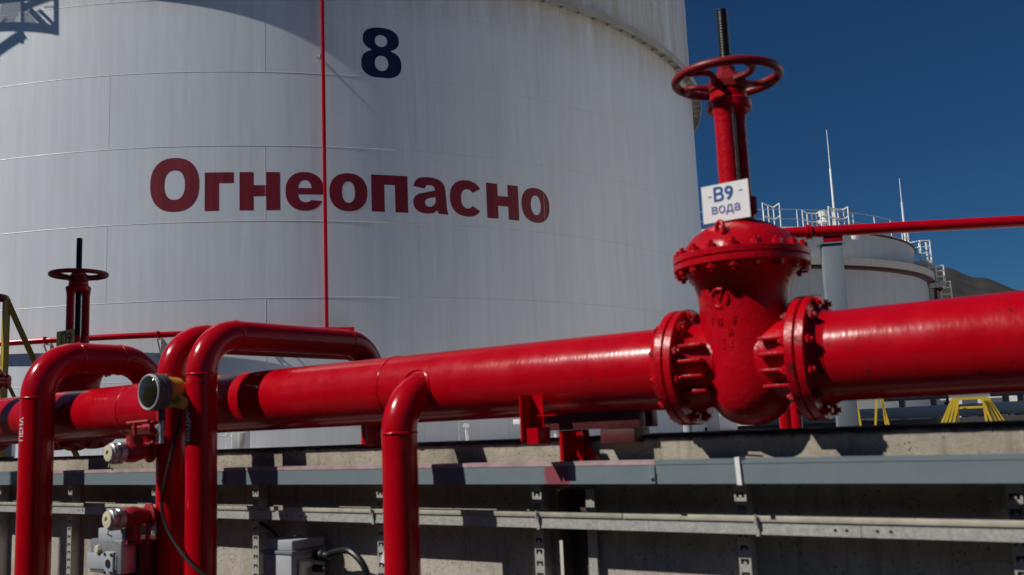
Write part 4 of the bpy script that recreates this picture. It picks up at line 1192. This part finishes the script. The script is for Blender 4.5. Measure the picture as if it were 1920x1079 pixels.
def cable(label, pts, r, name='cable', m='hose'):
    out = []
    P_ = [Vector(p) for p in pts]
    for i in range(len(P_)-1):
        p0 = P_[max(i-1, 0)]; p1 = P_[i]; p2 = P_[i+1]; p3 = P_[min(i+2, len(P_)-1)]
        for k in range(8):
            t = k/8
            out.append(0.5*((2*p1)+(-p0+p2)*t+(2*p0-5*p1+4*p2-p3)*t*t+(-p0+3*p1-3*p2+p3)*t**3))
    out.append(P_[-1])
    bm = BM(); tube(bm, out, r, 10)
    return tag(finish(name, bm, m, None, loc=P_[0]), label, 'cable')
cable('thin black cable hanging from the gauge past the arch pipes', [(gx+.045, gy+.115, gz-.085), (gx+.03, gy+.10, 1.66), (gx-.005, gy+.06, 1.42), (gx-.02, gy+.05, 1.27), (gx+.06, gy+.06, 1.12), (gx+.22, gy+.10, .97), (gx+.42, gy+.2, .85), (gx+.6, gy+.3, .78)], .0085)
cable('thick black hose arching out of the junction box', [(-3.80, 3.54, .995), (-3.70, 3.53, 1.02), (-3.58, 3.50, 1.03), (-3.49, 3.50, .97), (-3.46, 3.52, .86), (-3.45, 3.55, .70)], .017)
cable('black cable dropping behind the elbow pipe beside the white tag', [(-3.36, 3.58, 1.30), (-3.345, 3.57, 1.17), (-3.33, 3.57, 1.08), (-3.30, 3.56, .95), (-3.29, 3.56, .75)], .011)
cable('black cable curving on the wall left of the junction box', [(-4.42, 3.58, 1.16), (-4.28, 3.60, 1.10), (-4.22, 3.60, 1.02), (-4.25, 3.59, .92), (-4.36, 3.57, .85), (-4.5, 3.56, .83)], .010)
cable('short cable loop lying on the wall behind the actuator box', [(-5.62, 3.62, 1.02), (-5.45, 3.61, 1.04), (-5.28, 3.60, .98), (-5.18, 3.58, .88)], .014)
tg = thing('paper_tag', 'small white tag tied to the black cable by the elbow pipe', 'tag', (-3.36, 3.55, 1.03))
bm = BM(); obox(bm, (-3.372, 3.548, 1.005), (.026, 0, -.010), (.002, .001, 0), (.014, 0, .036)); finish('tag_card', bm, 'signwhite', tg)
bm = BM(); tube(bm, [(-3.36, 3.548, 1.04), (-3.345, 3.565, 1.055)], .002, 6); finish('tag_string', bm, 'hose', tg)

# ================================================================== THINGS IN THE YARD
# overhead red pipe on its grey post
op = thing('overhead_pipe', 'thin red pipe crossing high on the right above the distant tank', 'pipe', (-3.2, 10.45, 3.5))
p0 = Vector((-3.60, 10.20, 3.60)); p1 = Vector((-1.39, 11.25, 3.54)); dirp = (p1-p0).normalized()
pe = p0 + dirp*9
bm = BM()
tube(bm, [(p0-dirp*.0), pe], .062, 24); 
finish('pipe', bm, 'red', op)
a = p0 + Vector((0, 0, -.16)) - dirp*.16
bm = BM(); tube(bm, [(a.x, a.y, 1.0), (a.x, a.y, a.z-.4)] + arcpts(a, a+Vector((0, 0, .16)), p0, 10), .062, 24); finish('drop_pipe', bm, 'red', op)
bm = BM(); disc(bm, p0+dirp*.22, dirp, .085, .03, 24); disc(bm, p0+dirp*.255, dirp, .085, .03, 24); finish('flange', bm, 'red', op)
b = a + Vector((.12, .02, 0))
sd = tag(finish('standpipe', (lambda bm: (tube(bm, [(b.x, b.y, 1.0), (b.x, b.y, 2.2)], .06, 24), bm)[1])(BM()), 'red', None, loc=(b.x, b.y, 1.0)), 'short red standpipe beside the drop pipe behind the big valve', 'pipe')
gp = thing('grey_post', 'blue grey square steel post holding up the overhead red pipe', 'post', pol(-16.98, 11, 1.0))
pb = pol(-16.95, 10.93, 0)
vx = Vector((math.cos(R(-22)), -math.sin(R(-22))*-1, 0)); 
ux = Vector((math.cos(R(24)), math.sin(R(24)), 0)); uy = Vector((-ux.y, ux.x, 0))
bm = BM(); obox(bm, (pb.x, pb.y, (1.0+3.44)/2), ux*.105, uy*.105, (0, 0, (3.44-1.0)/2), .006); finish('column', bm, 'grey', gp)
bm = BM(); obox(bm, (pb.x, pb.y, 3.448), ux*.14, uy*.12, (0, 0, .008)); finish('cap_plate', bm, 'grey', gp)
bm = BM(); obox(bm, (pb.x+.02, pb.y, 3.492), ux*.10, uy*.07, (0, 0, .036), .004); finish('pipe_saddle', bm, 'red', gp)

vp = pol(-25.78, 8.6, 1.0)
vt = thing('vent_pipe', 'short pale blue grey pipe stub standing behind the left valve flange', 'pipe', vp)
bm = BM(); tube(bm, [vp, vp+Vector((0, 0, .64)), vp+Vector((0, 0, .645)), vp+Vector((0, 0, .9))], [.04, .04, .038, .038], 20); finish('stub', bm, 'greylight', vt)

# small white fittings at the foot of the tank
def near_tank(az, off, z):
    a = R(az); D = TC.to_2d().length; ph = math.atan2(TC.x, TC.y)
    t = D*math.cos(a-ph) - math.sqrt(TR*TR-(D*math.sin(a-ph))**2)
    return pol(az, t-off, z)
cb = thing('white_cabinet', 'small white cabinet and rail at the tank foot behind the arch pipes', 'cabinet', near_tank(-51.7, .5, 1.3))
c0 = near_tank(-51.65, .5, 1.55); ur = Vector((math.cos(R(51.7)), math.sin(R(51.7)), 0)); un = Vector((ur.y, -ur.x, 0))
bm = BM(); obox(bm, c0, ur*.16, un*.14, (0, 0, .26), .01); finish('case', bm, 'whitemetal', cb)
bm = BM(); obox(bm, c0+un*.15+ur*.02+Vector((0, 0, .05)), ur*.05, un*.03, (0, 0, .14), .004); finish('latch_box', bm, 'cream', cb)
bm = BM()
for k in (0.25, 0.52): tube(bm, [c0-ur*k+Vector((0, 0, -.3)), c0-ur*k+Vector((0, 0, .5))], .016, 8)
tube(bm, [c0-ur*.6+Vector((0, 0, .14)), c0-ur*.15+Vector((0, 0, .14))], .014, 8); finish('rail', bm, 'whitemetal', cb)
cl = thing('white_cabinet', 'grey white box at the tank foot left of the foam pipe', 'cabinet', near_tank(-63.9, .6, 1.2))
c1 = near_tank(-63.8, .6, 1.62); 
bm = BM(); obox(bm, c1, ur*.22, un*.16, (0, 0, .26), .01); finish('case', bm, 'greylight', cl)
bm = BM(); tube(bm, [c1-ur*.18+un*.1+Vector((0, 0, -.25)), c1-ur*.18+un*.1+Vector((0, 0, -.6))], .02, 8); finish('leg', bm, 'greylight', cl)
hb = thing('hatch_bracket', 'small white lever bracket on the tank foot right of the elbow pipe', 'bracket', near_tank(-38.6, .3, 1.3))
c2 = near_tank(-38.75, .5, 1.56); u2 = Vector((math.cos(R(40)), math.sin(R(40)), 0)); n2 = Vector((u2.y, -u2.x, 0))
bm = BM()
for q, w in (((-.13, -.12), (-.13, .22)), ((-.13, .22), (.05, .22)), ((-.13, -.12), (.02, -.12))): 
    pass
tube(bm, [c2-u2*.13+Vector((0, 0, -.15)), c2-u2*.13+Vector((0, 0, .22)), c2+u2*.06+Vector((0, 0, .22))], .014, 8); finish('hinge_frame', bm, 'greylight', hb)
bm = BM(); bar(bm, c2+n2*.12+Vector((0, 0, .18)), c2+n2*.2+u2*.02+Vector((0, 0, -.22)), .05, .03); obox(bm, c2+n2*.18+Vector((0, 0, .14)), u2*.06, n2*.05, (0, 0, .03)); obox(bm, c2+n2*.2+u2*.03+Vector((0, 0, -.24)), u2*.08, n2*.06, (0, 0, .045)); finish('lever', bm, 'whitemetal', hb)
wb = thing('white_bench', 'low white frame standing at the tank foot behind the pipe support', 'frame', near_tank(-34.3, .9, 1.1))
c3 = near_tank(-34.6, 2.0, 1.725); u3 = Vector((math.cos(R(30)), math.sin(R(30)), 0)); n3 = Vector((u3.y, -u3.x, 0))
bm = BM(); obox(bm, c3, u3*.42, n3*.12, (0, 0, .045), .006); finish('top_plank', bm, 'whitemetal', wb)
for k in (-.12, .3):
    bm = BM(); bar(bm, c3+u3*k+Vector((0, 0, -.05)), c3+u3*(k+.12)+Vector((0, 0, -.6)), .06, .05); finish('leg', bm, 'whitemetal', wb)
bm = BM(); bar(bm, c3+u3*(-.1)+Vector((0, 0, -.32)), c3+u3*.4+Vector((0, 0, -.30)), .05, .04); finish('cross_rail', bm, 'greylight', wb)
we = thing('tank_drain', 'pale valve group at the tank foot under the big valve body', 'valve group', pol(-24.2, 24, 1.2))
c4 = pol(-24.3, 22, 1.62); u4 = Vector((math.cos(R(24)), math.sin(R(24)), 0)); n4 = Vector((u4.y, -u4.x, 0))
bm = BM(); obox(bm, c4, u4*.14, n4*.12, (0, 0, .30), .02); finish('case', bm, 'greylight', we)
bm = BM(); obox(bm, c4+u4*.30+Vector((0, 0, -.10)), u4*.22, n4*.10, (0, 0, .16), .03); finish('motor_housing', bm, 'whitemetal', we)
bm = BM(); tube(bm, [c4+u4*.2+Vector((0, 0, .22)), c4+u4*1.0+Vector((0, 0, .24))], .03, 10); tube(bm, [c4+u4*.2+Vector((0, 0, -.02)), c4+u4*1.1+Vector((0, 0, .0))], .03, 10); finish('rail', bm, 'greylight', we)
bm = BM(); obox(bm, c4+u4*.2+Vector((0, 0, -.38)), u4*.7, n4*.3, (0, 0, .07)); finish('plinth', bm, 'conc', we)

# yellow stair over the pipeline
def crossover(label, az, d, w_top, w_base, zt, zb):
    t = thing('step_over', label, 'steps', pol(az, d, 1.0), 'yellow steps over the far pipeline')
    c = pol(az, d, 0); u = Vector((math.cos(R(-az)), math.sin(R(-az)), 0)); n = Vector((u.y, -u.x, 0))
    for s in (-1, 1):
        for k, f in enumerate((1.0, .88, .74, .6)):
            bm = BM(); bar(bm, c+u*s*w_top*(f*.5+.05)+n*(.1*k)+Vector((0, 0, zt)), c+u*s*w_base*.5*(f*1.0)+n*(.1*k)+Vector((0, 0, zb)), .05, .05); finish('stringer', bm, 'yellow', t)
    for i, z in enumerate((zt, zt-.20, zt-.62)):
        bm = BM(); bar(bm, c-u*w_top*.55+Vector((0, 0, z)), c+u*w_top*.55+Vector((0, 0, z)), .06, .05); finish('cross_rail', bm, 'yellow', t)
    for s in (-1, 1):
        bm = BM(); bar(bm, c+u*s*w_top*.40+n*.2+Vector((0, 0, zt)), c+u*s*w_top*.44+n*.2+Vector((0, 0, zb)), .06, .05); finish('upright', bm, 'yellow', t)
    return t
crossover('yellow tubular step over bridge beyond the wall at the right', -10.62, 24, .66, 1.55, 1.84, 1.02)
c5 = pol(-15.2, 19, 0); u5 = Vector((math.cos(R(15)), math.sin(R(15)), 0))
yl = thing('yellow_ladder', 'narrow yellow ladder frame just right of the grey post', 'ladder', (c5.x, c5.y, 1.0))
for k, (o1, o2) in enumerate(((-.40, -.32), (-.02, -.14), (.06, .10), (.02, .20))):
    bm = BM(); bar(bm, c5+u5*o1+Vector((0, 0, 2.0)), c5+u5*o2+Vector((0, 0, 1.0)), .04, .04); finish('rail', bm, 'yellow', yl)
for z in (1.2, 1.35, 1.5):
    bm = BM(); bar(bm, c5+u5*-.36+Vector((0, 0, z)), c5+u5*-.10+Vector((0, 0, z)), .03, .02); finish('rung', bm, 'greydark', yl)

# left yellow stair rail
yr = thing('yellow_stair_rail', 'yellow angle steel rail rising at the left edge behind the pipes', 'railing', pol(-63.7, 11, 1.0))
top = pol(-63.75, 11, 3.13)
ul = Vector((math.cos(R(63)), math.sin(R(63)), 0))
bm = BM(); bar(bm, (top.x, top.y, 1.0), top, .055, .055); finish('upright', bm, 'yellow', yr)
bm = BM(); bar(bm, top, top+ul*.85+Vector((0, 0, -2.0)), .055, .055); finish('sloping_rail', bm, 'yellow', yr)
bm = BM(); bar(bm, top+Vector((0, 0, -.78)), top+ul*.50+Vector((0, 0, -1.9)), .035, .035); finish('brace', bm, 'yellow', yr)
bm = BM(); bar(bm, top, top-ul*1.5+Vector((0, 0, .02)), .055, .055); finish('top_rail', bm, 'yellow', yr)
bm = BM(); bar(bm, top+Vector((0, 0, -.78)), top-ul*1.5+Vector((0, 0, -.78)), .035, .035); finish('mid_rail', bm, 'yellow', yr)

# raised walkway left of the frame: it shades the two far valves
wk = thing('raised_walkway', 'steel walkway deck on posts left of the far valves, outside the frame', 'walkway', (-9.4, 1.7, 0))
bm = BM()
for i in range(13): box(bm, (-10.6+i*.18, 0.95, 5.45), (-10.6+i*.18+.172, 2.45, 5.49))
finish('deck_plate', bm, 'galv', wk)['kind'] = 'stuff'
for x, y in ((-10.6, .98), (-8.3, .98), (-10.6, 2.42), (-8.3, 2.42)):
    bm = BM(); bar(bm, (x, y, 0), (x, y, 6.5), .08, .08); finish('post', bm, 'yellow', wk)
for y in (.98, 2.42):
    bm = BM(); bar(bm, (-10.6, y, 5.36), (-8.26, y, 5.36), .08, .16); finish('beam', bm, 'grey', wk)
    for z in (5.95, 6.5):
        bm = BM(); tube(bm, [(-10.6, y, z), (-8.3, y, z)], .022, 8); finish('rail', bm, 'yellow', wk)
# unseen dark block added behind the camera to cut sky light and deepen reflections
ph = thing('sky_blocker', 'long dark block added unseen behind the camera to cut sky light', 'building', (-4, -8, 0))
bm = BM(); box(bm, (-26, -14, 0), (16, -8, 5.2)); finish('wall', bm, 'brown', ph)
bm = BM(); box(bm, (-26.4, -14.4, 5.203), (16.4, -7.6, 5.45)); finish('roof', bm, 'greydark', ph)
for x in (-20, -12, -4, 4, 12):
    bm = BM(); box(bm, (x-.8, -8.0+.003, 1.2), (x+.8, -7.95, 3.2)); w_ = finish('window', bm, 'greydark', ph)
    bm = BM(); box(bm, (x-.7, -7.949, 1.3), (x+.7, -7.94, 3.1)); finish('pane', bm, 'glass', w_)
# neighbouring tank right of the frame
nt = thing('storage_tank', 'neighbouring white tank to the right of the frame', 'storage tank', (13, 38, 1))
bm = BM(); revolve(bm, [(12.5, 0), (12.5, 14.5), (0, 16)], (13, 38, 1.0), seg=96); finish('shell', bm, 'white', nt)
bm = BM(); revolve(bm, [(12.5, 0), (12.8, 0), (12.8, .25), (12.5, .25)], (13, 38, 12.2), seg=96); finish('wind_girder', bm, 'cream', nt)
# far pipeline, racks and bund
pl = thing('far_pipeline', 'pale grey pipeline lying low across the yard on the right', 'pipeline', pol(-12, 30, 1.3))
bm = BM(); tube(bm, [pol(-22, 30.5, 1.55), pol(-14, 30, 1.57), pol(-8.5, 30.5, 1.60), pol(0, 32, 1.6)], .17, 20); finish('pipe', bm, 'grey', pl)
for az_ in (-20, -16, -9.2, -4):
    p = pol(az_, 30.3, 1.2); bm = BM(); obox(bm, p, (.15, 0, 0), (0, .15, 0), (0, 0, .22)); finish('pier', bm, 'conc', pl)
rk_ = thing('pipe_rack', 'dark steel pipe rack with tee posts beyond the pipeline on the right', 'pipe rack', pol(-12, 40, 1.0))
for az_, w in ((-14.0, .7), (-12.4, .5), (-8.9, .5), (-8.2, .25)):
    p = pol(az_, 40, 0); u = Vector((math.cos(R(-az_)), math.sin(R(-az_)), 0))
    bm = BM(); bar(bm, (p.x, p.y, 1.0), (p.x, p.y, 2.2), .22, .2); bar(bm, p-u*w+Vector((0, 0, 2.12)), p+u*w+Vector((0, 0, 2.12)), .16, .18); finish('tee_post', bm, 'greydark', rk_)
bm = BM(); tube(bm, [pol(-15, 40, 2.32), pol(-4, 41, 2.36)], .11, 14); finish('rack_pipe', bm, 'greydark', rk_)
fb = thing('long_shed', 'long pale low shed far away under the right pipe', 'building', pol(-9, 120, 1.0))
u6 = Vector((math.cos(R(9)), math.sin(R(9)), 0))
c6 = pol(-8.6, 130, 0)
bm = BM(); obox(bm, c6+Vector((0, 0, 2.2)), u6*9, pol(-8.6, 4, 0), (0, 0, 1.2)); finish('wall', bm, 'roofgrey', fb)
for i in range(6):
    bm = BM(); obox(bm, c6+u6*(-7.5+3*i)+pol(-8.6, -4.03, 0)+Vector((0, 0, 2.3)), u6*.8, pol(-8.6, .05, 0), (0, 0, .5)); finish('window', bm, 'greydark', fb)
bm = BM(); obox(bm, c6+Vector((0, 0, 3.53)), u6*9.4, pol(-8.6, 4.3, 0), (0, 0, .12)); finish('roof', bm, 'grey', fb)
rb = random.Random(5)
for i in range(11):
    p = pol(-12.2+i*.42+rb.uniform(-.1, .1), 75+rb.uniform(-6, 6), 1.0)
    h = rb.uniform(.7, 1.25)
    t = thing('drum', ['small white drum among the blue ones far under the right pipe', 'small blue drum far off under the right pipe'][1 if i % 4 else 0], 'drum', p, 'white drums in the far yard' if i % 4 == 0 else 'blue drums in the far yard')
    bm = BM(); revolve(bm, [(.28, 0), (.3, .02), (.3, h*.33), (.315, h*.35), (.3, h*.37), (.3, h*.66), (.315, h*.68), (.3, h*.70), (.3, h-.02), (.28, h)], p, seg=14); finish('drum_body', bm, 'bluepaint' if i % 4 else 'whitemetal', t)
    bm = BM(); revolve(bm, [(.05, 0), (.05, .04)], p+Vector((.12, 0, h)), seg=8); finish('bung', bm, 'greydark', t)
bw = thing('far_bund', 'dark low bund wall crossing the yard behind the right pipe', 'wall', pol(-13, 26, 1.0))
bm = BM()
q0, q1 = pol(-30, 27, 1.0), pol(8, 27, 1.0)
bar(bm, q0+Vector((0, 0, .2)), q1+Vector((0, 0, .2)), .35, .44); finish('wall_body', bm, 'bitumen', bw)
